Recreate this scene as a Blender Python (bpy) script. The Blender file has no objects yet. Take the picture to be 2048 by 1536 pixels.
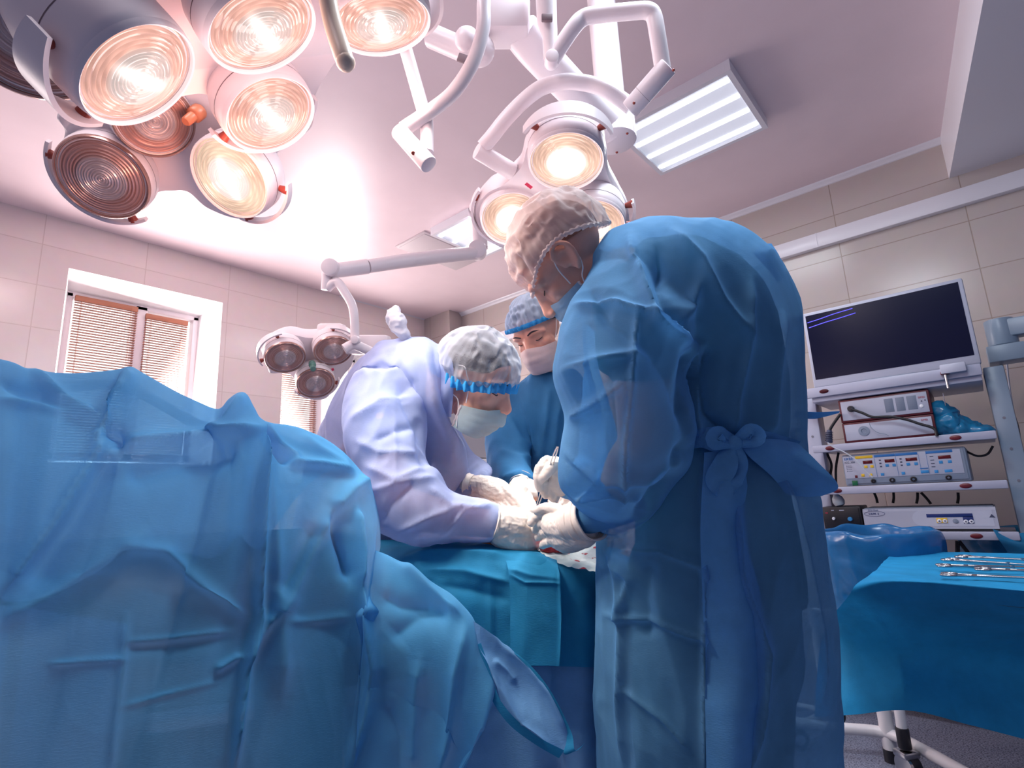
import bpy, bmesh, math, random
import numpy as np
from mathutils import Vector, Matrix
S = bpy.context.scene
COL = S.collection
PI = math.pi
random.seed(5)

# ------------------------------------------------------------------ camera
FPX = 1087.7
CAMP = np.array([0.0, 0.0, 1.06])
RC = np.array([[0.6578535184642128, -0.751804076884647, -0.04493749240755722],
               [0.12697231339624748, 0.1695217883720519, -0.9773128439235547],
               [0.7423656645313419, 0.6372228756461626, 0.20697880779967398]])
cd = bpy.data.cameras.new('camera'); cam = bpy.data.objects.new('camera', cd); COL.objects.link(cam)
cd.sensor_fit = 'HORIZONTAL'; cd.sensor_width = 36.0; cd.lens = FPX * 36.0 / 2048.0
cd.clip_start = 0.02; cd.clip_end = 100
M = Matrix.Identity(4)
for i in range(3):
    M[i][0] = RC[0][i]; M[i][1] = -RC[1][i]; M[i][2] = -RC[2][i]; M[i][3] = CAMP[i]
cam.matrix_world = M
S.camera = cam

# ------------------------------------------------------------------ exposure, sky, lights
S.view_settings.view_transform = 'Standard'; S.view_settings.look = 'None'
S.view_settings.gamma = 1.0; S.view_settings.exposure = 0.0
try: S.view_settings.use_curve_mapping = False
except Exception: pass
try:
    S.cycles.use_denoising = True
    S.cycles.use_adaptive_sampling = True; S.cycles.adaptive_threshold = 0.02
    S.cycles.max_bounces = 7; S.cycles.transparent_max_bounces = 12
    S.cycles.sample_clamp_indirect = 6.0
    S.cycles.caustics_reflective = False; S.cycles.caustics_refractive = False
except Exception: pass
W_ = bpy.data.worlds.new('ambient_fill'); S.world = W_; W_.use_nodes = True
bg = W_.node_tree.nodes['Background']; wt = W_.node_tree
_tc = wt.nodes.new('ShaderNodeTexCoord'); _dp = wt.nodes.new('ShaderNodeVectorMath'); _dp.operation = 'DOT_PRODUCT'
_dp.inputs[1].default_value = (-0.50, -0.04, 0.86); wt.links.new(_tc.outputs['Generated'], _dp.inputs[0])
_rp = wt.nodes.new('ShaderNodeValToRGB'); wt.links.new(_dp.outputs['Value'], _rp.inputs[0])
_mr = wt.nodes.new('ShaderNodeMapRange'); _mr.inputs[1].default_value = -0.25; _mr.inputs[2].default_value = 0.75
wt.links.new(_dp.outputs['Value'], _mr.inputs[0]); wt.links.new(_mr.outputs[0], _rp.inputs[0])
_e = _rp.color_ramp.elements; _e[0].position = 0.0; _e[0].color = (0.030, 0.085, 0.24, 1); _e[1].position = 1.0; _e[1].color = (1.0, 0.72, 0.72, 1)
_k = _e.new(0.45); _k.color = (0.10, 0.20, 0.48, 1); _k = _e.new(0.75); _k.color = (0.62, 0.56, 0.70, 1)
wt.links.new(_rp.outputs[0], bg.inputs[0]); bg.inputs[1].default_value = 0.38  # invented fill through the open back: warm upper left, dark blue lower right

def point_at(o, d):
    o.rotation_euler = Vector(d).to_track_quat('-Z', 'Y').to_euler()
def area(name, loc, d, sx, sy, power, col):
    l = bpy.data.lights.new(name, 'AREA'); l.shape = 'RECTANGLE'; l.size = sx; l.size_y = sy
    l.energy = power; l.color = col
    o = bpy.data.objects.new(name, l); COL.objects.link(o); o.location = loc; point_at(o, d); return o
def spot(name, loc, d, ang, power, col, rad=0.08, blend=0.6):
    l = bpy.data.lights.new(name, 'SPOT'); l.spot_size = math.radians(ang); l.spot_blend = blend
    l.energy = power; l.color = col; l.shadow_soft_size = rad
    o = bpy.data.objects.new(name, l); COL.objects.link(o); o.location = loc; point_at(o, d); return o
def lamp_point(name, loc, power, col, rad=0.06):
    l = bpy.data.lights.new(name, 'POINT'); l.energy = power; l.color = col; l.shadow_soft_size = rad
    o = bpy.data.objects.new(name, l); COL.objects.link(o); o.location = loc; return o
# daylight through the left wall's windows, then an added fill with no window
area('window_side_light', (1.14, 4.69, 2.03), (0.1, -1, -0.05), 0.78, 1.12, 62, (1.0, 0.86, 0.84))
area('window_side_light', (2.64, 4.69, 1.88), (-0.1, -1, -0.05), 0.74, 1.15, 42, (1.0, 0.88, 0.86))
area('window_side_light', (-0.9, 4.42, 2.05), (0.25, -1, -0.12), 1.0, 1.1, 30, (1.0, 0.84, 0.82))  # added fill from the left, no opening in the wall here
# fluorescent panels, then added ceiling fills that have no fitting
area('overhead_light', (2.69, 0.92, 2.985), (0, 0, -1), 0.5, 0.5, 10, (0.86, 0.92, 1.0))
area('overhead_light', (2.70, 2.62, 2.985), (0, 0, -1), 0.5, 0.5, 9, (0.95, 0.93, 1.0))
area('overhead_light', (1.15, 0.25, 2.99), (0, 0, -1), 0.55, 0.55, 32, (0.82, 0.91, 1.0))  # added fill without fitting, lights the standing surgeon's back from above
area('overhead_light', (-0.25, 0.95, 2.99), (0, 0, -1), 0.55, 0.55, 20, (1.0, 0.86, 0.88))  # added fill without fitting, brightens the near lamp drums and drape top
area('overhead_light', (0.35, 2.75, 2.99), (0, 0, -1), 0.55, 0.55, 20, (1.0, 0.76, 0.74))  # added pinkish fill without fitting, brightens left wall and ceiling
WOUND = np.array([1.139, 0.897, 0.979])

# ------------------------------------------------------------------ pixel helpers (2048 x 1536 frame)
def P(px, py, d):
    return CAMP + RC.T @ np.array([(px - 1024) / FPX * d, (py - 768) / FPX * d, d])
def ray(px, py): return RC.T @ np.array([(px - 1024) / FPX, (py - 768) / FPX, 1.0])
def PX(px, py, X): q = ray(px, py); return CAMP + q * X / q[0]
def PY(px, py, Y): q = ray(px, py); return CAMP + q * Y / q[1]
def PZ(px, py, Z): q = ray(px, py); return CAMP + q * (Z - CAMP[2]) / q[2]
def proj(v):
    c = (np.asarray(v) - CAMP) @ RC.T
    z = np.maximum(c[:, 2], 1e-3)
    return 1024 + FPX * c[:, 0] / z, 768 + FPX * c[:, 1] / z, c[:, 2]

# ------------------------------------------------------------------ noise
def _h(ix, iy, iz, s):
    n = (ix * 374761393 + iy * 668265263 + iz * 2147483647 + s * 974711) & 0x7fffffff
    n = ((n ^ (n >> 13)) * 1274126177) & 0x7fffffff
    n = ((n ^ (n >> 16)) * 668265263) & 0x7fffffff
    return (n & 0xffff) / 65535.0
def vnoise(p, s=0):
    p = np.asarray(p, float); i = np.floor(p).astype(np.int64); f = p - i; f = f * f * (3 - 2 * f)
    r = 0
    for dx in (0, 1):
        for dy in (0, 1):
            for dz in (0, 1):
                w = (f[:, 0] if dx else 1 - f[:, 0]) * (f[:, 1] if dy else 1 - f[:, 1]) * (f[:, 2] if dz else 1 - f[:, 2])
                r = r + w * _h(i[:, 0] + dx, i[:, 1] + dy, i[:, 2] + dz, s)
    return r
def ridged(p, s=0):
    return 1 - np.abs(2 * vnoise(p, s) - 1) * 2      # sharp crests

# ------------------------------------------------------------------ materials
MATS = {}
def nt(name):
    m = bpy.data.materials.new(name); m.use_nodes = True
    return m, m.node_tree, m.node_tree.nodes['Principled BSDF']
def lin(c): return tuple(((x / 255) / 12.92 if x / 255 <= 0.04045 else ((x / 255 + 0.055) / 1.055) ** 2.4) for x in c)
def mat(name, c, rough=0.5, metal=0.0, bump=0.0, bscale=60, spec=0.5, var=0.0, coat=0.0):
    if name in MATS: return MATS[name]
    m, t, b = nt(name)
    b.inputs['Base Color'].default_value = (*c, 1); b.inputs['Roughness'].default_value = rough
    b.inputs['Metallic'].default_value = metal; b.inputs['Specular IOR Level'].default_value = spec
    b.inputs['Coat Weight'].default_value = coat
    if bump or var:
        tc = t.nodes.new('ShaderNodeTexCoord'); n = t.nodes.new('ShaderNodeTexNoise')
        n.inputs['Scale'].default_value = bscale; n.inputs['Detail'].default_value = 4
        t.links.new(tc.outputs['Object'], n.inputs['Vector'])
        if bump:
            bp = t.nodes.new('ShaderNodeBump'); bp.inputs['Strength'].default_value = bump; bp.inputs['Distance'].default_value = 0.004
            t.links.new(n.outputs['Fac'], bp.inputs['Height']); t.links.new(bp.outputs['Normal'], b.inputs['Normal'])
        if var:
            r = t.nodes.new('ShaderNodeValToRGB')
            r.color_ramp.elements[0].position = 0.3; r.color_ramp.elements[1].position = 0.7
            r.color_ramp.elements[0].color = (*[x * (1 - var) for x in c], 1); r.color_ramp.elements[1].color = (*[min(1, x * (1 + var)) for x in c], 1)
            t.links.new(n.outputs['Fac'], r.inputs['Fac']); t.links.new(r.outputs['Color'], b.inputs['Base Color'])
    MATS[name] = m; return m
def fabric(name, c, transl=0.35, transp=0.15, rough=0.75, fib=0.35, tcol=None, edge=0.35, crease=0.35, csc=7.0):
    """thin non-woven cloth: diffuse + light passing through + a little see-through, with a fibre pattern"""
    if name in MATS: return MATS[name]
    m, t, b = nt(name); N = t.nodes; L = t.links
    out = N['Material Output']
    tc = N.new('ShaderNodeTexCoord')
    n1 = N.new('ShaderNodeTexNoise'); n1.inputs['Scale'].default_value = 9; n1.inputs['Detail'].default_value = 5; n1.inputs['Roughness'].default_value = 0.65
    mp = N.new('ShaderNodeMapping'); mp.inputs['Scale'].default_value = (1, 1, 5)
    n2 = N.new('ShaderNodeTexNoise'); n2.inputs['Scale'].default_value = 130; n2.inputs['Detail'].default_value = 3
    L.new(tc.outputs['Object'], n1.inputs['Vector']); L.new(tc.outputs['Object'], mp.inputs['Vector']); L.new(mp.outputs[0], n2.inputs['Vector'])
    r = N.new('ShaderNodeValToRGB')
    r.color_ramp.elements[0].position = 0.3; r.color_ramp.elements[1].position = 0.72
    r.color_ramp.elements[0].color = (*[x * 0.86 for x in c], 1); r.color_ramp.elements[1].color = (*[min(1, x * 1.1) for x in c], 1)
    L.new(n1.outputs['Fac'], r.inputs['Fac'])
    bp = N.new('ShaderNodeBump'); bp.inputs['Strength'].default_value = fib; bp.inputs['Distance'].default_value = 0.0015
    L.new(n2.outputs['Fac'], bp.inputs['Height'])
    if crease:
        n3 = N.new('ShaderNodeTexNoise'); n3.noise_type = 'RIDGED_MULTIFRACTAL'; n3.inputs['Scale'].default_value = csc; n3.inputs['Detail'].default_value = 3; n3.inputs['Roughness'].default_value = 0.5
        n3.inputs['Distortion'].default_value = 0.6; n3.normalize = True
        L.new(tc.outputs['Object'], n3.inputs['Vector'])
        b3 = N.new('ShaderNodeBump'); b3.inputs['Strength'].default_value = crease; b3.inputs['Distance'].default_value = 0.02
        L.new(n3.outputs['Fac'], b3.inputs['Height']); L.new(b3.outputs['Normal'], bp.inputs['Normal'])
    b.inputs['Roughness'].default_value = rough; b.inputs['Specular IOR Level'].default_value = 0.25
    L.new(r.outputs['Color'], b.inputs['Base Color']); L.new(bp.outputs['Normal'], b.inputs['Normal'])
    tr = N.new('ShaderNodeBsdfTranslucent')
    if tcol: tr.inputs['Color'].default_value = (*tcol, 1)
    else: L.new(r.outputs['Color'], tr.inputs['Color'])
    m1 = N.new('ShaderNodeMixShader'); m1.inputs[0].default_value = transl
    L.new(b.outputs[0], m1.inputs[1]); L.new(tr.outputs[0], m1.inputs[2])
    tp = N.new('ShaderNodeBsdfTransparent'); tp.inputs['Color'].default_value = (*[0.25 + 0.75 * x ** 0.5 for x in c], 1)
    m2 = N.new('ShaderNodeMixShader')
    lw = N.new('ShaderNodeLayerWeight'); lw.inputs['Blend'].default_value = edge
    mm = N.new('ShaderNodeMath'); mm.operation = 'MULTIPLY_ADD'; mm.inputs[1].default_value = -transp; mm.inputs[2].default_value = transp
    L.new(lw.outputs['Facing'], mm.inputs[0]); L.new(mm.outputs[0], m2.inputs[0])
    L.new(m1.outputs[0], m2.inputs[1]); L.new(tp.outputs[0], m2.inputs[2]); L.new(m2.outputs[0], out.inputs['Surface'])
    MATS[name] = m; return m
def emit(name, c, s):
    if name in MATS: return MATS[name]
    m, t, b = nt(name)
    b.inputs['Base Color'].default_value = (*c, 1); b.inputs['Emission Color'].default_value = (*c, 1); b.inputs['Emission Strength'].default_value = s
    MATS[name] = m; return m
def tiles(name, c, axis, x0, z0, w, h, grout, mort=0.003):
    m, t, b = nt(name); N = t.nodes; L = t.links
    g = N.new('ShaderNodeNewGeometry'); sp = N.new('ShaderNodeSeparateXYZ'); L.new(g.outputs['Position'], sp.inputs[0])
    cb = N.new('ShaderNodeCombineXYZ')
    a1 = N.new('ShaderNodeMath'); a1.operation = 'SUBTRACT'; a1.inputs[1].default_value = x0; L.new(sp.outputs[axis], a1.inputs[0])
    a2 = N.new('ShaderNodeMath'); a2.operation = 'SUBTRACT'; a2.inputs[1].default_value = z0; L.new(sp.outputs[2], a2.inputs[0])
    L.new(a1.outputs[0], cb.inputs[0]); L.new(a2.outputs[0], cb.inputs[1])
    br = N.new('ShaderNodeTexBrick'); br.offset = 0.0; br.squash = 1.0
    br.inputs['Scale'].default_value = 1.0; br.inputs['Brick Width'].default_value = w; br.inputs['Row Height'].default_value = h
    br.inputs['Mortar Size'].default_value = mort; br.inputs['Mortar Smooth'].default_value = 0.3; br.inputs['Bias'].default_value = 0
    br.inputs['Color1'].default_value = (*c, 1); br.inputs['Color2'].default_value = (*[x * 0.955 for x in c], 1); br.inputs['Mortar'].default_value = (*grout, 1)
    L.new(cb.outputs[0], br.inputs['Vector'])
    ns = N.new('ShaderNodeTexNoise'); ns.inputs['Scale'].default_value = 14; ns.inputs['Detail'].default_value = 6; L.new(g.outputs['Position'], ns.inputs['Vector'])
    mx = N.new('ShaderNodeMixRGB'); mx.blend_type = 'MULTIPLY'; mx.inputs[0].default_value = 0.10
    L.new(br.outputs['Color'], mx.inputs[1]); L.new(ns.outputs['Color'], mx.inputs[2]); L.new(mx.outputs[0], b.inputs['Base Color'])
    iv = N.new('ShaderNodeMath'); iv.operation = 'SUBTRACT'; iv.inputs[0].default_value = 1.0; L.new(br.outputs['Fac'], iv.inputs[1])
    bp = N.new('ShaderNodeBump'); bp.inputs['Strength'].default_value = 0.5; bp.inputs['Distance'].default_value = 0.002
    L.new(iv.outputs[0], bp.inputs['Height']); L.new(bp.outputs['Normal'], b.inputs['Normal'])
    b.inputs['Roughness'].default_value = 0.22; b.inputs['Specular IOR Level'].default_value = 0.4
    MATS[name] = m; return m

# ------------------------------------------------------------------ mesh helpers
def root_of(o):
    v = Vector((0, 0, 0))
    while o is not None:
        v += o.location; o = o.parent
    return v
def tag(o, label=None, cat=None, group=None, kind=None):
    if label: o['label'] = label
    if cat: o['category'] = cat
    if group: o['group'] = group
    if kind: o['kind'] = kind
    return o
def thing(name, label, cat, loc, group=None):
    o = bpy.data.objects.new(name, None); COL.objects.link(o); o.location = Vector([float(x) for x in loc])
    o.empty_display_size = 0.05
    return tag(o, label, cat, group)
def link_mesh(name, me, m, parent=None, smooth=None):
    if m is not None:
        me.materials.clear()
        for k in (m if isinstance(m, (list, tuple)) else [m]): me.materials.append(k)
    if parent is not None:
        off = root_of(parent); o = bpy.data.objects.new(name, me); o.parent = parent
        me.transform(Matrix.Translation(-off))
    else:
        co = np.empty(len(me.vertices) * 3); me.vertices.foreach_get('co', co); co = co.reshape(-1, 3)
        lo, hi = co.min(0), co.max(0); b = Vector(((lo[0] + hi[0]) / 2, (lo[1] + hi[1]) / 2, lo[2]))
        me.transform(Matrix.Translation(-b)); o = bpy.data.objects.new(name, me); o.location = b
    COL.objects.link(o)
    if smooth is True: me.shade_smooth()
    elif smooth is not None and smooth is not False:
        me.set_sharp_from_angle(angle=math.radians(smooth)); 
    return o
def mesh_np(name, V, F):
    me = bpy.data.meshes.new(name); me.from_pydata([tuple(map(float, v)) for v in V], [], [tuple(map(int, q)) for q in F]); me.update(); return me
def nz(v):
    v = np.asarray(v, float); return v / max(1e-9, np.linalg.norm(v))
def frame(n):
    n = nz(n); a = np.cross(n, [0, 0, 1.0])
    if np.linalg.norm(a) < 1e-3: a = np.cross(n, [0, 1.0, 0])
    a = nz(a); return a, np.cross(n, a), n
def spline(pts, n):
    """catmull-rom through rows of pts (any columns), n samples"""
    p = np.asarray(pts, float)
    if len(p) < 3:
        t = np.linspace(0, 1, n)[:, None]; return p[0] * (1 - t) + p[-1] * t
    q = np.vstack([2 * p[0] - p[1], p, 2 * p[-1] - p[-2]]); k = len(p) - 1
    out = []
    for u in np.linspace(0, k, n):
        i = min(int(u), k - 1); t = u - i; a, b, c, d = q[i], q[i + 1], q[i + 2], q[i + 3]
        out.append(0.5 * ((2 * b) + (-a + c) * t + (2 * a - 5 * b + 4 * c - d) * t * t + (-a + 3 * b - 3 * c + d) * t ** 3))
    return np.array(out)
class MB:
    def __init__(s): s.V = []; s.F = []; s.MI = []
    def add(s, V, F, mi=0):
        k = len(s.V); s.V += [tuple(map(float, v)) for v in V]; s.F += [tuple(int(i) + k for i in q) for q in F]; s.MI += [mi] * len(F); return s
    def grid(s, G, closed_u=False, closed_v=False, mi=0, cap=False):
        G = np.asarray(G, float); nu, nv = G.shape[:2]; V = G.reshape(-1, 3); F = []
        for i in range(nu if closed_u else nu - 1):
            for j in range(nv if closed_v else nv - 1):
                a = i * nv + j; b = i * nv + (j + 1) % nv; c = ((i + 1) % nu) * nv + (j + 1) % nv; d = ((i + 1) % nu) * nv + j
                F.append((a, b, c, d))
        if cap: F.append(tuple(range(nv))[::-1]); F.append(tuple((nu - 1) * nv + j for j in range(nv)))
        return s.add(V, F, mi)
    def box(s, lo, hi, bev=0.0, mi=0):
        bm = bmesh.new(); lo = np.array(lo, float); hi = np.array(hi, float)
        lo, hi = np.minimum(lo, hi), np.maximum(lo, hi)
        bmesh.ops.create_cube(bm, size=1.0)
        for v in bm.verts: v.co = Vector((lo + hi) / 2) + Vector([v.co[i] * (hi - lo)[i] for i in range(3)])
        if bev: bmesh.ops.bevel(bm, geom=bm.edges[:], offset=bev, segments=2, affect='EDGES', profile=0.5)
        s._bm(bm, mi); return s
    def obox(s, c, ax, half, bev=0.0, mi=0):
        """box with centre c, three axes (rows) and half sizes"""
        bm = bmesh.new(); bmesh.ops.create_cube(bm, size=2.0); A = np.array(ax, float)
        for v in bm.verts: v.co = Vector([v.co[i] * half[i] for i in range(3)])
        if bev: bmesh.ops.bevel(bm, geom=bm.edges[:], offset=bev, segments=2, affect='EDGES', profile=0.5)
        for v in bm.verts: v.co = Vector(np.asarray(c) + np.array(v.co) @ A)
        s._bm(bm, mi); return s
    def _bm(s, bm, mi=0):
        bm.verts.index_update(); s.add([v.co for v in bm.verts], [[v.index for v in f.verts] for f in bm.faces], mi); bm.free()
    def tube(s, pts, r, seg=14, n=None, mi=0, flat=1.0, up=None, cap=True):
        p = np.asarray(pts, float); r = np.broadcast_to(np.asarray(r, float), (len(p),))
        if n: q = spline(np.hstack([p, r[:, None]]), n); p, r = q[:, :3], np.maximum(q[:, 3], 1e-4)
        T = np.gradient(p, axis=0); T /= np.maximum(np.linalg.norm(T, axis=1)[:, None], 1e-9)
        a = np.asarray(up, float) if up is not None else frame(T[0])[0]
        rings = []
        for i in range(len(p)):
            a = nz(a - T[i] * (a @ T[i])); b = np.cross(T[i], a)
            th = np.arange(seg) * 2 * PI / seg
            rings.append(p[i] + r[i] * (np.cos(th)[:, None] * a + flat * np.sin(th)[:, None] * b))
        return s.grid(rings, closed_v=True, cap=cap, mi=mi)
    def cyl(s, p0, p1, r0, r1=None, seg=24, bev=0.0, mi=0):
        p0 = np.asarray(p0, float); p1 = np.asarray(p1, float); r1 = r0 if r1 is None else r1; d = nz(p1 - p0)
        if bev: prof = [(r0 - bev, 0), (r0 - bev * 0.3, bev * 0.3), (r0, bev), (r1, np.linalg.norm(p1 - p0) - bev), (r1 - bev * 0.3, np.linalg.norm(p1 - p0) - bev * 0.3), (r1 - bev, np.linalg.norm(p1 - p0))]
        else: prof = [(r0, 0), (r1, np.linalg.norm(p1 - p0))]
        return s.lathe(prof, p0, d, seg, mi)
    def lathe(s, prof, o, n, seg=32, mi=0, cap=True):
        a, b, n = frame(n); th = np.arange(seg) * 2 * PI / seg
        return s.grid([np.asarray(o) + n * h + r * (np.cos(th)[:, None] * a + np.sin(th)[:, None] * b) for r, h in prof], closed_v=True, cap=cap, mi=mi)
    def ball(s, c, r, ax=None, seg=20, mi=0):
        r = np.broadcast_to(np.asarray(r, float), (3,)); A = np.eye(3) if ax is None else np.array(ax, float)
        n = seg // 2 + 1; th = np.arange(seg) * 2 * PI / seg; G = []
        for k in range(n):
            ph = -PI / 2 + PI * k / (n - 1); cr = max(math.cos(ph), 0.004)
            L = np.stack([r[0] * cr * np.cos(th), r[1] * cr * np.sin(th), np.full(seg, r[2] * math.sin(ph))], 1)
            G.append(np.asarray(c) + L @ A)
        return s.grid(G, closed_v=True, cap=True, mi=mi)
    def prism(s, pts, vec, mi=0):
        pts = [np.asarray(p, float) for p in pts]; n = len(pts); V = pts + [p + np.asarray(vec) for p in pts]
        F = [tuple(range(n))[::-1], tuple(range(n, 2 * n))] + [(i, (i + 1) % n, n + (i + 1) % n, n + i) for i in range(n)]
        return s.add(V, F, mi)
    def build(s, name, m, parent=None, smooth=35, recalc=True):
        me = bpy.data.meshes.new(name); me.from_pydata(s.V, [], s.F)
        if isinstance(m, (list, tuple)): me.polygons.foreach_set('material_index', s.MI)
        mi = list(s.MI)
        if recalc:
            bm = bmesh.new(); bm.from_mesh(me); bmesh.ops.recalc_face_normals(bm, faces=bm.faces[:]); bm.to_mesh(me); bm.free()
        o = link_mesh(name, me, m, parent, smooth)
        if isinstance(m, (list, tuple)): me.polygons.foreach_set('material_index', mi)
        return o
def evalmesh(me, mods):
    """apply modifiers [(type, {props})] to a mesh, return numpy V and the mesh"""
    o = bpy.data.objects.new('tmp', me); COL.objects.link(o)
    for t, pr in mods:
        md = o.modifiers.new(t, t)
        for k, v in pr.items(): setattr(md, k, v)
    dg = bpy.context.evaluated_depsgraph_get(); dg.update()
    r = bpy.data.meshes.new_from_object(o.evaluated_get(dg)); bpy.data.objects.remove(o); return r
def getco(me):
    a = np.empty(len(me.vertices) * 3); me.vertices.foreach_get('co', a); return a.reshape(-1, 3)
def setco(me, v): me.vertices.foreach_set('co', np.asarray(v, float).ravel()); me.update()
def getno(me):
    a = np.empty(len(me.vertices) * 3); me.vertices.foreach_get('normal', a); return a.reshape(-1, 3)
def fuse(mb, voxel=0.006, smooth=3, name='body'):
    me = bpy.data.meshes.new(name); me.from_pydata(mb.V, [], mb.F)
    bm = bmesh.new(); bm.from_mesh(me); bmesh.ops.recalc_face_normals(bm, faces=bm.faces[:]); bm.to_mesh(me); bm.free()
    mods = [('REMESH', dict(mode='VOXEL', voxel_size=voxel, adaptivity=0.0))]
    if smooth: mods.append(('SMOOTH', dict(factor=0.5, iterations=smooth)))
    return evalmesh(me, mods)

# ================================================================== ROOM
XW, YW, H = 3.94, 4.47, 3.06
M_white = mat('white_paint', (0.80, 0.78, 0.80), 0.35)
M_ceil = mat('ceiling_paint', (0.80, 0.67, 0.71), 0.28, var=0.03, bscale=3)
M_trim = mat('trim_white', (0.74, 0.74, 0.80), 0.3)
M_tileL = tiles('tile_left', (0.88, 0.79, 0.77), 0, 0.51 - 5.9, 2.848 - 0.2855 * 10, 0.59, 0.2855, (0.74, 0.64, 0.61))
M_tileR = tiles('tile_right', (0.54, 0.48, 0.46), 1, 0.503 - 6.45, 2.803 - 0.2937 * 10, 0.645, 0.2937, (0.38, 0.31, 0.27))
M_floor = None
def floor_mat():
    m, t, b = nt('speckled_vinyl'); N = t.nodes; L = t.links
    g = N.new('ShaderNodeNewGeometry')
    v = N.new('ShaderNodeTexVoronoi'); v.inputs['Scale'].default_value = 75; L.new(g.outputs['Position'], v.inputs['Vector'])
    r = N.new('ShaderNodeValToRGB'); r.color_ramp.elements[0].position = 0.16; r.color_ramp.elements[1].position = 0.24
    r.color_ramp.elements[0].color = (0.10, 0.11, 0.15, 1); r.color_ramp.elements[1].color = (0.30, 0.33, 0.43, 1)
    n = N.new('ShaderNodeTexNoise'); n.inputs['Scale'].default_value = 160; n.inputs['Detail'].default_value = 3; L.new(g.outputs['Position'], n.inputs['Vector'])
    r2 = N.new('ShaderNodeValToRGB'); r2.color_ramp.elements[0].position = 0.40; r2.color_ramp.elements[1].position = 0.56
    r2.color_ramp.elements[0].color = (0.35, 0.36, 0.42, 1); r2.color_ramp.elements[1].color = (1, 1, 1, 1)
    L.new(v.outputs['Distance'], r.inputs[0]); L.new(n.outputs['Fac'], r2.inputs[0])
    mx = N.new('ShaderNodeMixRGB'); mx.blend_type = 'MULTIPLY'; mx.inputs[0].default_value = 1
    L.new(r.outputs[0], mx.inputs[1]); L.new(r2.outputs[0], mx.inputs[2]); L.new(mx.outputs[0], b.inputs['Base Color'])
    b.inputs['Roughness'].default_value = 0.3
    return m
tag(MB().box((-2.5, -3.0, -0.1), (XW + 0.1, YW + 0.4, 0)).build('floor', floor_mat()), kind='structure')
tag(MB().box((-2.5, -3.0, H), (XW + 0.1, YW + 0.4, H + 0.1)).build('ceiling', M_ceil), kind='structure')
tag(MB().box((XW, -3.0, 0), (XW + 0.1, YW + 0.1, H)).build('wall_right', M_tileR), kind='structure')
# left wall with two window recesses
YI = 4.75
WIN = [dict(x0=0.66, x1=1.65, z0=1.42, z1=2.725, a0=0.715, a1=1.56, b0=1.46, b1=2.645),
       dict(x0=2.17, x1=3.10, z0=1.20, z1=2.60, a0=2.24, a1=3.05, b0=1.24, b1=2.53)]
wl = MB()
def wrect(x0, x1, z0, z1): wl.add([(x0, YW, z0), (x1, YW, z0), (x1, YW, z1), (x0, YW, z1)], [(0, 1, 2, 3)], 0)
xs = [-2.5]
for w in WIN: xs += [w['x0'], w['x1']]
xs.append(XW + 0.1)
for i in range(0, len(xs), 2): wrect(xs[i], xs[i + 1], 0, H)
for w in WIN:
    wrect(w['x0'], w['x1'], 0, w['z0']); wrect(w['x0'], w['x1'], w['z1'], H)
    o = [(w['x0'], YW, w['z0']), (w['x1'], YW, w['z0']), (w['x1'], YW, w['z1']), (w['x0'], YW, w['z1'])]
    n = [(w['a0'], YI, w['b0']), (w['a1'], YI, w['b0']), (w['a1'], YI, w['b1']), (w['a0'], YI, w['b1'])]
    wl.add(o + n, [(i, (i + 1) % 4, 4 + (i + 1) % 4, 4 + i) for i in range(4)], 1)
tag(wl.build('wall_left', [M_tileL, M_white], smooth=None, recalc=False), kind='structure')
# corner column, cornice, cable trunking, lowered soffit
tag(MB().box((3.76, 4.06, 0), (XW + 0.02, YW + 0.02, H)).build('wall_corner', M_tileR), kind='structure')
def profile_x(name, prof, y0, y1, m):     # profile in (x, z) swept along y
    tag(MB().prism([(x, y0, z) for x, z in prof], (0, y1 - y0, 0)).build(name, m), kind='structure')
profile_x('trim_1', [(XW, H), (XW, H - 0.033), (XW - 0.008, H - 0.03), (XW - 0.014, H - 0.02), (XW - 0.026, H - 0.012), (XW - 0.033, H - 0.006), (XW - 0.036, H)], -0.14, 4.07, M_trim)
tag(MB().prism([(2.7, YW, H), (2.7, YW, H - 0.01), (2.7, YW - 0.01, H)], (1.1, 0, 0)).build('trim_2', M_trim), kind='structure')
tk = MB().box((XW - 0.05, -3.0, 2.60), (XW, 4.06, 2.70), 0.004)
for y in (1.36, 0.62, -0.7): tk.box((XW - 0.0515, y - 0.002, 2.6), (XW - 0.049, y + 0.002, 2.7))
tag(tk.build('trim_3', M_trim), kind='structure')
tag(MB().prism([(XW, -0.10, 2.80), (1.9, -0.34, 2.80), (1.9, -3.0, 2.80), (XW, -3.0, 2.80)], (0, 0, H - 2.80)).build('trim_4', M_trim), kind='structure')
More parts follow.
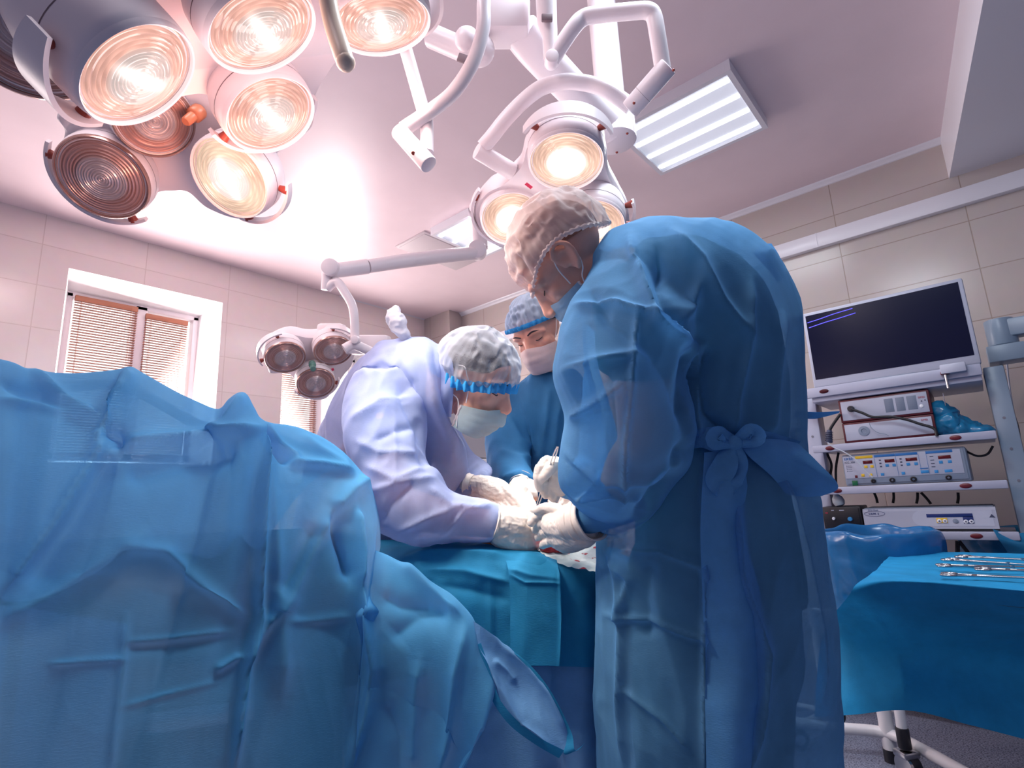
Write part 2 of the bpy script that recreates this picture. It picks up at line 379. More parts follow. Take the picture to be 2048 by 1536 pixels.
# outdoors seen through the panes
M_out = emit('bright_overcast', (1.0, 0.95, 0.95), 1.25)
tag(MB().box((-0.6, 5.6, 0.2), (4.2, 5.62, 4.0)).build('outside_daylight', M_out), kind='structure')
M_frame = mat('window_plastic', (0.80, 0.74, 0.78), 0.3)
M_blind = mat('blind_brown', (0.36, 0.13, 0.075), 0.45)
M_glass = None
def glass_mat():
    m, t, b = nt('window_glass'); N = t.nodes; L = t.links
    g = N.new('ShaderNodeBsdfGlossy'); g.inputs['Roughness'].default_value = 0.02
    tp = N.new('ShaderNodeBsdfTransparent'); mx = N.new('ShaderNodeMixShader'); mx.inputs[0].default_value = 0.06
    L.new(tp.outputs[0], mx.inputs[1]); L.new(g.outputs[0], mx.inputs[2]); L.new(mx.outputs[0], N['Material Output'].inputs['Surface'])
    return m
M_glass = glass_mat()
def window(n, w, sashes):
    r = MB(); a0, a1, b0, b1 = w['a0'], w['a1'], w['b0'], w['b1']
    y0, y1 = YI - 0.02, YI + 0.06
    r.box((a0 - 0.02, y0, b1 - 0.03), (a1 + 0.02, y1, b1 + 0.02), 0.004); r.box((a0 - 0.02, y0, b0 - 0.02), (a1 + 0.02, y1, b0 + 0.05), 0.004)
    r.box((a0 - 0.02, y0, b0), (a0 + 0.03, y1, b1), 0.004); r.box((a1 - 0.03, y0, b0), (a1 + 0.02, y1, b1), 0.004)
    xm = (sashes[0][1] + sashes[1][0]) / 2
    r.box((xm - 0.04, y0, b0), (xm + 0.04, y1, b1), 0.004)
    fr = r.build('window_%d' % n, M_frame); tag(fr, kind='structure')
    for s in sashes: MB().box((s[0], YI + 0.03, b0), (s[1], YI + 0.036, b1)).build('pane', M_glass, fr)
def blind(x0, x1, zt, zb, y, label, group):
    t = thing('venetian_blind', label, 'blind', ((x0 + x1) / 2, y, zb), group)
    MB().box((x0, y - 0.014, zt - 0.04), (x1, y + 0.014, zt), 0.003).build('headrail', M_blind, t)
    s = MB(); z = zt - 0.052; tl = math.radians(-5)
    while z > zb + 0.02:
        s.obox(((x0 + x1) / 2, y, z), [(1, 0, 0), (0, math.cos(tl), math.sin(tl)), (0, -math.sin(tl), math.cos(tl))], ((x1 - x0) / 2, 0.0125, 0.0011)); z -= 0.0195
    s.build('slats', M_blind, t)
    c = MB()
    for x in (x0 + 0.04, x1 - 0.04):
        for dy in (-0.013, 0.013): c.tube([(x, y + dy, zt - 0.02), (x, y + dy, zb + 0.02)], 0.0012, 6)
    c.build('ladder_cord', M_blind, t)
    MB().box((x0, y - 0.012, zb), (x1, y + 0.012, zb + 0.014), 0.002).build('bottom_rail', M_blind, t)
window(1, WIN[0], [(0.745, 1.13), (1.20, 1.53)])
window(2, WIN[1], [(2.27, 2.62), (2.69, 3.02)])
blind(0.752, 1.135, 2.625, 1.48, YI - 0.036, 'wider brown venetian blind on left sash of the left window', None)
blind(1.19, 1.485, 2.59, 1.48, YI - 0.036, 'narrower brown venetian blind on right sash of the left window', None)
blind(2.25, 2.63, 2.51, 1.26, YI - 0.036, 'brown venetian blind half hidden behind bending surgeon, on second window', None)

# ------------------------------------------------------------------ ceiling fittings
M_tube = emit('light_tube', (0.95, 0.98, 1.0), 2.6)
M_diff = emit('light_diffuser', (0.72, 0.76, 0.86), 0.45)
def ceiling_light(x0, x1, y0, y1, label):
    t = thing('ceiling_light', label, 'ceiling light', ((x0 + x1) / 2, (y0 + y1) / 2, H - 0.06), 'fluorescent ceiling lights')
    f = MB(); z0, z1 = H - 0.06, H
    for a in ((x0, y0, x1, y0 + 0.025), (x0, y1 - 0.025, x1, y1), (x0, y0 + 0.0252, x0 + 0.025, y1 - 0.0252), (x1 - 0.025, y0 + 0.0252, x1, y1 - 0.0252)):
        f.box((a[0], a[1], z0), (a[2], a[3], z1))
    f.build('frame', M_trim, t)
    MB().box((x0 + 0.02, y0 + 0.02, z0 + 0.012), (x1 - 0.02, y1 - 0.02, z0 + 0.05)).build('diffuser', M_diff, t)
    for k in range(4):
        xx = x0 + (x1 - x0) * (k + 0.5) / 4
        MB().tube([(xx, y0 + 0.035, z0 + 0.010), (xx, y1 - 0.035, z0 + 0.010)], 0.019, 10, flat=0.4).build('tube', M_tube, t)
ceiling_light(2.40, 2.98, 0.61, 1.25, 'square fluorescent ceiling light with four bright tubes, right of middle lamp')
ceiling_light(2.46, 3.02, 2.44, 2.84, 'fluorescent ceiling light half hidden behind the lit three-lens lamp')
vt = MB().box((2.45, 2.90, H - 0.012), (3.10, 3.25, H), 0.003).box((2.47, 2.92, H - 0.016), (3.08, 3.23, H - 0.01), 0.002)
tag(vt.build('ceiling_vent', mat('vent_cover', (0.60, 0.54, 0.57), 0.5)), 'flat pale square cover plate on the ceiling above rear arm', 'vent cover')

# ------------------------------------------------------------------ surgical lights
M_lamp = mat('lamp_enamel', (0.86, 0.78, 0.81), 0.36)
M_red = mat('dark_red_plastic', (0.30, 0.045, 0.03), 0.4)
M_knob = mat('beige_plastic', (0.82, 0.64, 0.50), 0.42)
M_green = mat('green_knob', (0.12, 0.26, 0.22), 0.4)
M_sticker = mat('red_sticker', (0.75, 0.03, 0.10), 0.5)
M_orange = mat('orange_knob', (0.75, 0.24, 0.12), 0.4)
M_seam = mat('dark_seam', (0.20, 0.14, 0.16), 0.6)
def lens_lit(name, hot, ring, ringc):
    m, t, b = nt(name); N = t.nodes; L = t.links
    at = N.new('ShaderNodeAttribute'); at.attribute_name = 'rad'
    r = N.new('ShaderNodeValToRGB'); e = r.color_ramp.elements
    e[0].position = 0; e[0].color = (1, 0.95, 0.90, 1); e[1].position = 1; e[1].color = (*ringc, 1)
    k = e.new(0.50); k.color = (1, 0.86, 0.80, 1); k = e.new(0.60); k.color = (*ringc, 1)
    s = N.new('ShaderNodeValToRGB'); e = s.color_ramp.elements
    e[0].position = 0; e[0].color = (hot,) * 3 + (1,); e[1].position = 1; e[1].color = (ring * 0.8,) * 3 + (1,)
    k = e.new(0.48); k.color = (hot * 0.72,) * 3 + (1,); k = e.new(0.60); k.color = (ring,) * 3 + (1,)
    L.new(at.outputs['Fac'], r.inputs[0]); L.new(at.outputs['Fac'], s.inputs[0])
    a2 = N.new('ShaderNodeAttribute'); a2.attribute_name = 'bar'
    ad = N.new('ShaderNodeMath'); ad.operation = 'MULTIPLY_ADD'; ad.inputs[1].default_value = 1.3
    a3 = N.new('ShaderNodeAttribute'); a3.attribute_name = 'rip'
    mu = N.new('ShaderNodeMath'); mu.operation = 'MULTIPLY'
    L.new(s.outputs[0], mu.inputs[0]); L.new(a3.outputs['Fac'], mu.inputs[1])
    L.new(a2.outputs['Fac'], ad.inputs[0]); L.new(mu.outputs[0], ad.inputs[2])
    b.inputs['Base Color'].default_value = (0.12, 0.07, 0.06, 1); b.inputs['Roughness'].default_value = 0.12; b.inputs['Coat Weight'].default_value = 0.6
    L.new(r.outputs[0], b.inputs['Emission Color']); L.new(ad.outputs[0], b.inputs['Emission Strength'])
    return m
M_lensA = lens_lit('lens_lit_warm', 0.80, 0.86, (1.0, 0.55, 0.44))
M_lensB = lens_lit('lens_lit_white', 2.0, 0.92, (1.0, 0.66, 0.50))
M_lensF = lens_lit('lens_lit_yellow', 1.3, 0.9, (1.0, 0.76, 0.56))
def lens_off():
    m, t, b = nt('lens_unlit'); N = t.nodes; L = t.links
    at = N.new('ShaderNodeAttribute'); at.attribute_name = 'rad'
    r = N.new('ShaderNodeValToRGB'); e = r.color_ramp.elements
    e[0].position = 0.50; e[0].color = (0.62, 0.52, 0.52, 1); e[1].position = 0.60; e[1].color = (0.60, 0.36, 0.32, 1)
    L.new(at.outputs['Fac'], r.inputs[0]); L.new(r.outputs[0], b.inputs['Base Color'])
    b.inputs['Metallic'].default_value = 0.45; b.inputs['Roughness'].default_value = 0.3; b.inputs['Coat Weight'].default_value = 0.7
    return m
M_lensO = lens_off()
UPC = nz(-RC[1])
def lens_module(parent, px, py, d, n, r, lm, drum=0.10, guard=None, gw=0.030, bar=0.0):
    """one reflector module: housing (part) > lens, rim, guard_bar, foot (sub-parts)"""
    c = P(px, py, d); n = nz(n); a, b, _ = frame(n)
    h = MB().lathe([(r * 1.035, -0.002), (r * 1.06, -0.008), (r * 1.07, -0.02), (r * 1.07, -drum), (r * 0.98, -drum - 0.03), (r * 0.80, -drum - 0.05)], c, n, 56)
    ho = h.build('lamp_module', M_lamp, parent)
    MB().lathe([(r * 1.072, -drum * 0.55), (r * 1.073, -drum * 0.55 - 0.0012), (r * 1.072, -drum * 0.55 - 0.0024)], c, n, 56, cap=False).build('seam', M_seam, ho)
    # lens: rippled dish
    nr, ns = 58, 72; G = []; rad = []; bars = []; rips = []
    th = np.arange(ns) * 2 * PI / ns
    wv = ray(px, py - 24); ux = nz(CAMP + wv * ((c - CAMP) @ n) / (wv @ n) - c); uy = np.cross(n, ux)
    for i in range(nr):
        q = i / (nr - 1); q = max(q, 0.002)
        ripple = 0.0014 * math.cos(q * 2 * PI * 17) if q < 0.56 else 0.0042 * abs(math.sin((q - 0.56) / 0.44 * PI * 6))
        hgt = 0.014 * (1 - q * q) + ripple + (0.004 if q < 0.56 else 0) - 0.006
        dirs = np.cos(th)[:, None] * ux + np.sin(th)[:, None] * uy
        G.append(c + n * hgt + q * r * dirs)
        for t_ in th:
            rad.append(q); x, y = q * math.cos(t_), q * math.sin(t_)
            xx = x * math.cos(bar) + y * math.sin(bar); yy = -x * math.sin(bar) + y * math.cos(bar)
            bars.append(math.exp(-(yy / 0.10) ** 2) * math.exp(-(xx / 0.50) ** 4))  # bulb reflection drawn as a brighter bar in the lens emission
            rp = 1.0
            if q >= 0.56: rp = 0.78 + 0.42 * abs(math.sin((q - 0.56) / 0.44 * PI * 6)) * (0.6 + 0.4 * math.sin(t_ * 9 + q * 40)) + 0.15 * math.sin(t_ * 3 + 1)
            else: rp = 0.93 + 0.07 * math.cos(q * 2 * PI * 17)
            rips.append(rp)
    lb = MB().grid(G, closed_v=True, cap=True)
    lo = lb.build('lens', lm, ho, smooth=40, recalc=False)
    for nm, arr in (('rad', rad), ('bar', bars), ('rip', rips)):
        at = lo.data.attributes.new(nm, 'FLOAT', 'POINT'); at.data.foreach_set('value', arr)
    MB().lathe([(r * 0.985, 0.0), (r * 0.99, 0.006), (r * 1.015, 0.008), (r * 1.04, 0.004), (r * 1.045, -0.004)], c, n, 64, cap=False).build('rim', M_lamp if lm is not M_lensO else mat('rim_bronze', (0.50, 0.30, 0.26), 0.25, 0.6), ho)
    if guard is not None:
        a0, a1 = guard; R = r * 1.32; g = []; ra = []
        for k in range(25):
            u = k / 24; t_ = math.radians(a0 + (a1 - a0) * u); dr = math.cos(t_) * ux + math.sin(t_) * uy
            g.append([c + R * dr + n * (-0.045 + s_ * gw * (0.45 + 0.55 * math.sin(PI * min(1, max(0, 0.08 + 0.84 * u))))) + dr * o_ for s_, o_ in ((-1, -0.004), (1, -0.004), (1, 0.004), (-1, 0.004))])
        MB().grid(g, closed_v=True, cap=True).build('guard_bar', M_lamp, ho, smooth=50)
        for t_ in (a0 + (a1 - a0) * 0.10, a0 + (a1 - a0) * 0.90):
            t_ = math.radians(t_); dr = math.cos(t_) * ux + math.sin(t_) * uy
            MB().cyl(c + dr * r * 1.06 - n * 0.045, c + dr * R * 0.995 - n * 0.045, 0.0075, 0.013, 14).build('foot', M_red, ho)
    return c
def plate(parent, outline, po, n, thick=0.05):
    """flat lamp body: pixel outline laid on the plane through po with normal n, rounded, given thickness"""
    n = nz(n); q = []
    for px, py in outline:
        w = ray(px, py); q.append(CAMP + w * ((po - CAMP) @ n) / (w @ n))
    q = np.array(q); q = np.vstack([q[-2:], q, q[:2]]); sm = spline(q, (len(q) - 1) * 8 + 1)[16:-17]
    ctr = sm.mean(0); G = []
    for k, s_ in ((0.0, 0.965), (0.012, 1.0), (thick, 1.0), (thick + 0.03, 0.93)):
        G.append(ctr + (sm - ctr) * s_ - n * k)
    return MB().grid(G, closed_v=True, cap=True).build('lamp_plate', M_lamp, parent, smooth=60)
def tube_px(parent, name, pts, r, n=None, seg=18, m=None, depth=None):
    return MB().tube([P(*p[:3]) for p in pts], r if np.isscalar(r) else r, seg, n).build(name, m or M_lamp, parent, smooth=50)

# near lamp: four lit lenses and one dark lens
tA = thing('surgical_light', 'big near surgical light with four glowing lenses and beige handle, upper left', 'surgical light', P(480, 60, 1.15))
nA = nz(np.array([0.40, -0.25, -0.86]))
cA = [lens_module(tA, 275, 149, 0.91, (0.618, -0.313, -0.721), 0.1, M_lensA, 0.13, guard=(58, 160), gw=0.034, bar=0.91),
      lens_module(tA, 524, 60, 1.00, (0.462, -0.207, -0.862), 0.1, M_lensA, 0.07, bar=0.49),
      lens_module(tA, 763.5, 46, 1.14, (0.286, 0.02, -0.958), 0.1, M_lensA, 0.07, guard=(-145, -60), bar=0.17),
      lens_module(tA, 541, 230, 1.23, (0.35, -0.386, -0.853), 0.1, M_lensA, 0.06, guard=(120, 265), gw=0.018, bar=0.61),
      lens_module(tA, 50, 45, 0.92, (-0.22, -0.62, -0.75), 0.115, M_lensO, 0.10)]
plate(tA, [(-60, -100), (30, 60), (110, 170), (180, 235), (330, 200), (420, 195), (470, 270), (540, 300), (622, 262), (630, 205), (652, 158), (702, 104), (790, 110), (860, 30), (870, -110), (500, -220)], P(524, 60, 1.00) + 0.105 * np.array([-0.40, 0.25, 0.86]), nA, 0.06)
MB().tube([P(652, -30, 0.99), P(664, 40, 0.97), P(684, 105, 0.945), P(691, 124, 0.94)], [0.0165, 0.0165, 0.0165, 0.0155], 20, 14).ball(P(691, 124, 0.94), 0.0165).build('handle', M_knob, tA)
# yoke of the near lamp
tube_px(tA, 'yoke_tube', [(975, -90, 1.30), (968, 0, 1.29), (966, 57, 1.28), (947, 122, 1.27), (909, 182, 1.26), (864, 220, 1.25), (806, 259, 1.24)], 0.0165, 40)
j0, j1 = P(797, 262, 1.23), P(858, 330, 1.20)
MB().cyl(j0, j1, 0.0195, 0.0205, 28, 0.003).build('joint', M_lamp, tA)
MB().cyl(P(826, 306, 1.193), P(826.5, 306.5, 1.19), 0.004).build('screw', M_red, tA)
tube_px(tA, 'strut', [(812, 100, 1.28), (845, 216, 1.27), (853, 245, 1.265), (854, 305, 1.25)], 0.0155, 24)

# lamp behind it: three lenses, the right one lit
tD = thing('surgical_light', 'dome of three lenses under the big lamp, one glowing yellow, orange knob', 'surgical light', P(330, 330, 1.45))
cD = [lens_module(tD, 308, 240, 1.335, (0.12, -0.66, -0.74), 0.088, M_lensO, 0.05),
      lens_module(tD, 206, 356.5, 1.37, (-0.372, -0.516, -0.771), 0.1, M_lensO, 0.06, guard=(75, 220), gw=0.016),
      lens_module(tD, 461, 357, 1.39, (-0.598, -0.218, -0.771), 0.1, M_lensF, 0.06, guard=(-178, -78), gw=0.016, bar=0.5)]
nD = nz(np.array([-0.20, -0.55, -0.81]))
plate(tD, [(112, 232), (128, 268), (112, 330), (150, 405), (225, 440), (285, 420), (312, 388), (345, 383), (378, 386), (420, 420), (490, 440), (538, 400), (540, 330), (600, 250), (520, 160), (300, 120), (160, 180)], P(206, 356, 1.37) - 0.07 * nD, nD, 0.05)
kb = P(400, 221, 1.385); kd = nz(P(372, 243, 1.345) - kb)
MB().lathe([(0.017, 0), (0.019, 0.004), (0.019, 0.028), (0.0165, 0.032), (0.0125, 0.034), (0.0115, 0.062), (0.009, 0.066)], kb, kd, 26).build('knob', M_orange, tD)
def sticker(parent, px, py, d, n, w, h, rot):
    c = P(px, py, d); a, b, n = frame(n); ux = math.cos(rot) * a + math.sin(rot) * b; uy = np.cross(n, ux)
    MB().obox(c, [ux, uy, n], (w / 2, h / 2, 0.0006)).build('sticker', M_sticker, parent)
sticker(tD, 428.5, 191, 1.203, nA, 0.024, 0.011, -0.1)
lamp_point('warm_fill', P(470, 372, 1.24), 3.0, (1.0, 0.46, 0.32), 0.06)  # added warm point light, tints the lamp bodies and ceiling around it
# lit lamp of three lenses in the middle
tB = thing('surgical_light', 'middle surgical light with three glowing lenses above the white capped surgeon', 'surgical light', P(1110, 400, 1.65))
cB = [lens_module(tB, 1132.5, 322.5, 1.49, (-0.213, -0.082, -0.974), 0.1, M_lensB, 0.075, guard=(-66, 58), gw=0.022, bar=0.0),
      lens_module(tB, 1024.5, 437.5, 1.78, (-0.321, -0.284, -0.903), 0.1, M_lensB, 0.06, guard=(52, 180), gw=0.018, bar=0.0),
      lens_module(tB, 1183.5, 450, 1.70, (-0.343, -0.121, -0.931), 0.1, M_lensB, 0.06, guard=(-115, -68), gw=0.018, bar=0.0)]
nB = nz(np.array([-0.29, -0.16, -0.94]))
plate(tB, [(1052, 292), (1040, 332), (1004, 368), (968, 388), (948, 425), (962, 470), (1005, 500), (1090, 505), (1190, 515), (1250, 475), (1258, 430), (1238, 385), (1218, 345), (1212, 300), (1190, 266), (1132, 250), (1075, 262)], P(1110, 400, 1.63) - 0.085 * nB, nB, 0.05)
hb = P(1111, 395, 1.66); hd = nz(P(1107, 450, 1.56) - hb)
MB().lathe([(0.021, 0), (0.022, 0.003), (0.022, 0.028), (0.018, 0.031), (0.0175, 0.055), (0.0165, 0.057), (0.0165, 0.15), (0.012, 0.156)], hb, hd, 26).build('handle', M_knob, tB)
sticker(tB, 1057.5, 371.5, 1.60, nB, 0.024, 0.010, 2.2)
tube_px(tB, 'yoke_tube', [(1104, 122, 1.52), (1122, 92, 1.51), (1148, 54, 1.50), (1165, 37, 1.50), (1190, 30, 1.49), (1270, 22, 1.46), (1296, 22, 1.45), (1308, 34, 1.45), (1315, 70, 1.45), (1326, 140, 1.46)], 0.0215, 60)
j0, j1 = P(1337, 131, 1.45), P(1259, 220, 1.52)
MB().cyl(j0, j1, 0.0275, 0.0275, 30, 0.004).build('joint', M_lamp, tB)
MB().cyl(j0 * 0.36 + j1 * 0.64 - 0.0 * j0, j0 * 0.355 + j1 * 0.645, 0.0279).build('seam', M_seam, tB)
tube_px(tB, 'yoke_arc', [(1262, 214, 1.53), (1244, 200, 1.53), (1214, 181, 1.53), (1180, 168, 1.54), (1140, 163, 1.54), (1104, 168, 1.55), (1075, 180, 1.56), (1044, 205, 1.57), (1012, 238, 1.58), (985, 272, 1.59), (966, 294, 1.60)], 0.0215, 60)
j0, j1 = P(953, 300, 1.60), P(1026, 344, 1.66)
MB().cyl(j0, j1, 0.025, 0.0255, 28, 0.003).build('joint', M_lamp, tB)
for px, py in ((1268, 206), (1347, 140)): MB().ball(P(px, py, 1.425), 0.004, seg=10).build('screw', M_red, tB)
# unlit lamp at the back
tC = thing('surgical_light', 'unlit back surgical light with three bronze lenses and green knob, by the windows', 'surgical light', P(625, 725, 3.0))
cC = [lens_module(tC, 570.5, 715, 2.92, (-0.123, -0.598, -0.792), 0.1, M_lensO, 0.06, guard=(5, 125), gw=0.022),
      lens_module(tC, 666.5, 701.5, 3.02, (-0.15, -0.56, -0.809), 0.1, M_lensO, 0.06, guard=(-75, 5), gw=0.022),
      lens_module(tC, 631.5, 766.4, 3.05, (-0.20, -0.60, -0.76), 0.1, M_lensO, 0.06, guard=(125, 265), gw=0.022)]
nC = nz(np.array([-0.15, -0.58, -0.79]))
plate(tC, [(522, 700), (548, 678), (580, 668), (615, 674), (645, 672), (665, 662), (700, 668), (712, 690), (705, 730), (690, 750), (672, 775), (650, 800), (612, 798), (592, 765), (572, 746), (535, 745)], P(622, 725, 3.02) - 0.08 * nC, nC, 0.06)
kb = P(624, 726, 2.98); kd = nz(P(627, 742, 2.88) - kb)
MB().lathe([(0.016, 0), (0.019, 0.006), (0.019, 0.034), (0.013, 0.038), (0.012, 0.065), (0.0145, 0.07), (0.0145, 0.09), (0.010, 0.092)], kb, kd, 24).build('knob', M_green, tC)
sticker(tC, 665.5, 739, 2.93, nC, 0.013, 0.017, 0.5)
tube_px(tC, 'arm', [(952, 506, 3.66), (880, 513, 3.45), (800, 523, 3.2), (735, 533, 3.05)], [0.046, 0.044, 0.041, 0.038], None, 18)
tube_px(tC, 'arm', [(735, 533, 3.05), (660, 543, 2.95)], 0.042, None, 18)
for px, py, d, r_ in ((955, 501, 3.66, 0.060), (664, 537, 2.95, 0.046)):
    c = P(px, py, d); MB().cyl(c + 0.05 * RC[2], c - 0.05 * RC[2], r_, r_, 30, 0.006).build('joint', M_lamp, tC)
tube_px(tC, 'arm_drop', [(654, 540, 2.95), (652, 580, 2.95)], 0.026, None, 16)
tube_px(tC, 'yoke_tube', [(655, 577, 2.95), (666, 567, 2.94), (676, 565, 2.93), (690, 585, 2.92), (704, 610, 2.91), (709, 640, 2.90), (710, 692, 2.90)], 0.0235, 40)
tube_px(tC, 'yoke_tube', [(688, 698, 2.86), (706, 690, 2.88), (730, 698, 2.92), (790, 730, 2.98)], 0.026, 20)
c = P(712, 680, 2.87); MB().cyl(c + 0.02 * RC[2], c - 0.03 * RC[2], 0.022, 0.022, 24, 0.004).build('joint', M_lamp, tC)
c = P(960, 497, 3.70); MB().cyl(c, np.array([c[0], c[1], H]), 0.055, seg=24).build('arm_post', M_lamp, tC)
MB().cyl(np.array([c[0], c[1], H - 0.03]), np.array([c[0], c[1], H]), 0.065, seg=30, bev=0.005).build('ceiling_flange', M_lamp, tC)
MB().obox(P(735, 690, 3.1), [RC[0], RC[1], RC[2]], (0.13, 0.055, 0.05), 0.02).build('arm_head', M_lamp, tC)
MB().obox(P(664, 660, 3.12), [RC[0], RC[1], RC[2]], (0.075, 0.035, 0.05), 0.02).build('arm_head', M_lamp, tC)

# ceiling column carrying the lamps
tP = thing('lamp_mount', 'white ceiling column with jointed arms that carry the surgical lights', 'ceiling mount', P(1225, 285, 1.95))
pc = P(1229, 285, 1.95)
MB().lathe([(0.070, 0), (0.078, 0.004), (0.078, 0.10), (0.052, 0.11), (0.052, H - pc[2])], pc, (0, 0, 1), 36).build('column', M_lamp, tP)
for a_ in (0.4, 2.4, 4.5): MB().ball(pc + 0.06 * np.array([math.cos(a_), math.sin(a_), 0]), 0.005, seg=8).build('screw', M_red, tP)
MB().tube([P(1040, 60, 1.62), P(1075, 105, 1.68), P(1160, 195, 1.84), P(1226, 262, 1.95)], 0.058, 20, 12, flat=0.8).build('arm', M_lamp, tP)
MB().obox(P(1008, 42, 1.60), [RC[0], RC[1], RC[2]], (0.075, 0.055, 0.06), 0.018).build('arm_head', M_lamp, tP)
MB().ball(P(958, 100, 1.58), 0.046).build('joint', M_lamp, tP)
MB().tube([P(862, 72, 1.62), P(955, 112, 1.58)], 0.036, 16, flat=0.9).build('arm', M_lamp, tP)
MB().ball(P(934, 80, 1.56), 0.036).build('joint', M_lamp, tP)
MB().obox(P(928, 118, 1.525), [nz(RC[0] + 0.35 * RC[1]), nz(RC[1] - 0.35 * RC[0]), RC[2]], (0.018, 0.012, 0.004), 0.002).build('label_plate', M_seam, tP)
MB().tube([P(1090, -60, 1.50), P(1094, 45, 1.52), P(1100, 75, 1.52), P(1102, 118, 1.52)], [0.030, 0.028, 0.021, 0.021], 18).build('drop_arm', M_lamp, tP)
MB().obox(P(1094, 36, 1.487), [RC[0], RC[1], RC[2]], (0.015, 0.009, 0.006), 0.002).build('clip', M_seam, tP)
c = P(1103, 120, 1.515); MB().cyl(c + 0.022 * RC[2], c - 0.022 * RC[2], 0.019, 0.019, 24, 0.003).build('joint', M_lamp, tP)
for c, n_ in zip(cA[:4], ((0.618, -0.313, -0.721), (0.462, -0.207, -0.862), (0.286, 0.02, -0.958), (0.35, -0.386, -0.853))): lamp_point('lens_spill', c + 0.09 * nz(n_), 1.1, (1.0, 0.70, 0.66), 0.07)  # point lights added before the lit lenses to brighten lamp bodies and drapes
for c in cB: lamp_point('lens_spill', c + 0.10 * nz(np.array([-0.29, -0.16, -0.94])), 0.8, (1.0, 0.82, 0.78), 0.07)
# the light thrown by the lit lenses onto the wound
for c in cA[:4]: spot('lens_beam', c + 0.035 * nz(WOUND - c), WOUND - c, 58, 18, (1.0, 0.88, 0.80), 0.07, 0.7)
for c in cB: spot('lens_beam', c + 0.035 * nz(WOUND - c), WOUND - c, 40, 22, (1.0, 0.92, 0.86), 0.07, 0.7)

# ================================================================== PEOPLE
def cvec(x, y, z):     # image-right, image-down, away
    return nz(RC.T @ np.array([x, y, z], float))
def skin_mat(name, c):
    m, t, b = nt(name); N = t.nodes; L = t.links
    tc = N.new('ShaderNodeTexCoord'); n = N.new('ShaderNodeTexNoise'); n.inputs['Scale'].default_value = 22; n.inputs['Detail'].default_value = 5
    L.new(tc.outputs['Object'], n.inputs['Vector'])
    r = N.new('ShaderNodeValToRGB'); r.color_ramp.elements[0].position = 0.3; r.color_ramp.elements[1].position = 0.7
    r.color_ramp.elements[0].color = (c[0] * 0.92, c[1] * 0.82, c[2] * 0.80, 1); r.color_ramp.elements[1].color = (*c, 1)
    L.new(n.outputs['Fac'], r.inputs[0]); L.new(r.outputs[0], b.inputs['Base Color'])
    n2 = N.new('ShaderNodeTexNoise'); n2.inputs['Scale'].default_value = 420; L.new(tc.outputs['Object'], n2.inputs['Vector'])
    bp = N.new('ShaderNodeBump'); bp.inputs['Strength'].default_value = 0.15; bp.inputs['Distance'].default_value = 0.001
    L.new(n2.outputs['Fac'], bp.inputs['Height']); L.new(bp.outputs[0], b.inputs['Normal'])
    b.inputs['Roughness'].default_value = 0.5; b.inputs['Subsurface Weight'].default_value = 0.12; b.inputs['Subsurface Radius'].default_value = (0.012, 0.004, 0.002)
    return m
M_skin = skin_mat('skin', (0.78, 0.42, 0.32))
M_iodine = skin_mat('skin_iodine', (0.62, 0.22, 0.06))
M_gownL = fabric('gown_pale_blue', (0.46, 0.56, 0.86), 0.32, 0.30, tcol=(0.50, 0.62, 0.94), crease=0.55, csc=7)
M_gownM = fabric('gown_mid_blue', (0.045, 0.23, 0.50), 0.25, 0.10)
M_gownR = fabric('gown_sheer_blue', (0.17, 0.47, 0.82), 0.36, 0.54, tcol=(0.24, 0.58, 0.92), edge=0.6, crease=0.55, csc=6)
M_tie = fabric('gown_tie', (0.15, 0.47, 0.84), 0.35, 0.12)
M_scrub = mat('scrub_teal', (0.010, 0.12, 0.15), 0.85, bump=0.3, bscale=40)
M_scrub2 = mat('scrub_blue', (0.05, 0.14, 0.34), 0.85, bump=0.3, bscale=40)
M_glove = mat('latex', (0.80, 0.73, 0.66), 0.42, bump=0.25, bscale=55, var=0.06)
M_capW = fabric('cap_net_white', (0.90, 0.80, 0.78), 0.35, 0.50, edge=0.62, crease=0.9, csc=18)
M_capG = fabric('cap_net_grey', (0.50, 0.55, 0.64), 0.2, 0.80, edge=0.66, crease=0.9, csc=24)
M_capB = fabric('cap_net_blue', (0.50, 0.66, 0.86), 0.30, 0.42, edge=0.6, crease=0.8, csc=16)
M_band = fabric('cap_band_blue', (0.04, 0.36, 0.78), 0.25, 0.05)
M_bandW = fabric('cap_band_white', (0.88, 0.80, 0.78), 0.3, 0.15)
M_mask = fabric('mask_pale_green', (0.50, 0.66, 0.70), 0.35, 0.03)
M_maskW = fabric('mask_white', (0.82, 0.74, 0.74), 0.30, 0.02)
M_maskB = fabric('mask_blue', (0.35, 0.58, 0.78), 0.30, 0.02)
M_hair = mat('short_hair', (0.09, 0.05, 0.04), 0.8, bump=0.9, bscale=240)
M_hairD = mat('dark_hair', (0.05, 0.04, 0.05), 0.7, bump=0.9, bscale=200)
M_cord = mat('white_elastic', (0.85, 0.80, 0.80), 0.6)
M_steel = mat('steel', (0.46, 0.47, 0.50), 0.22, 1.0)

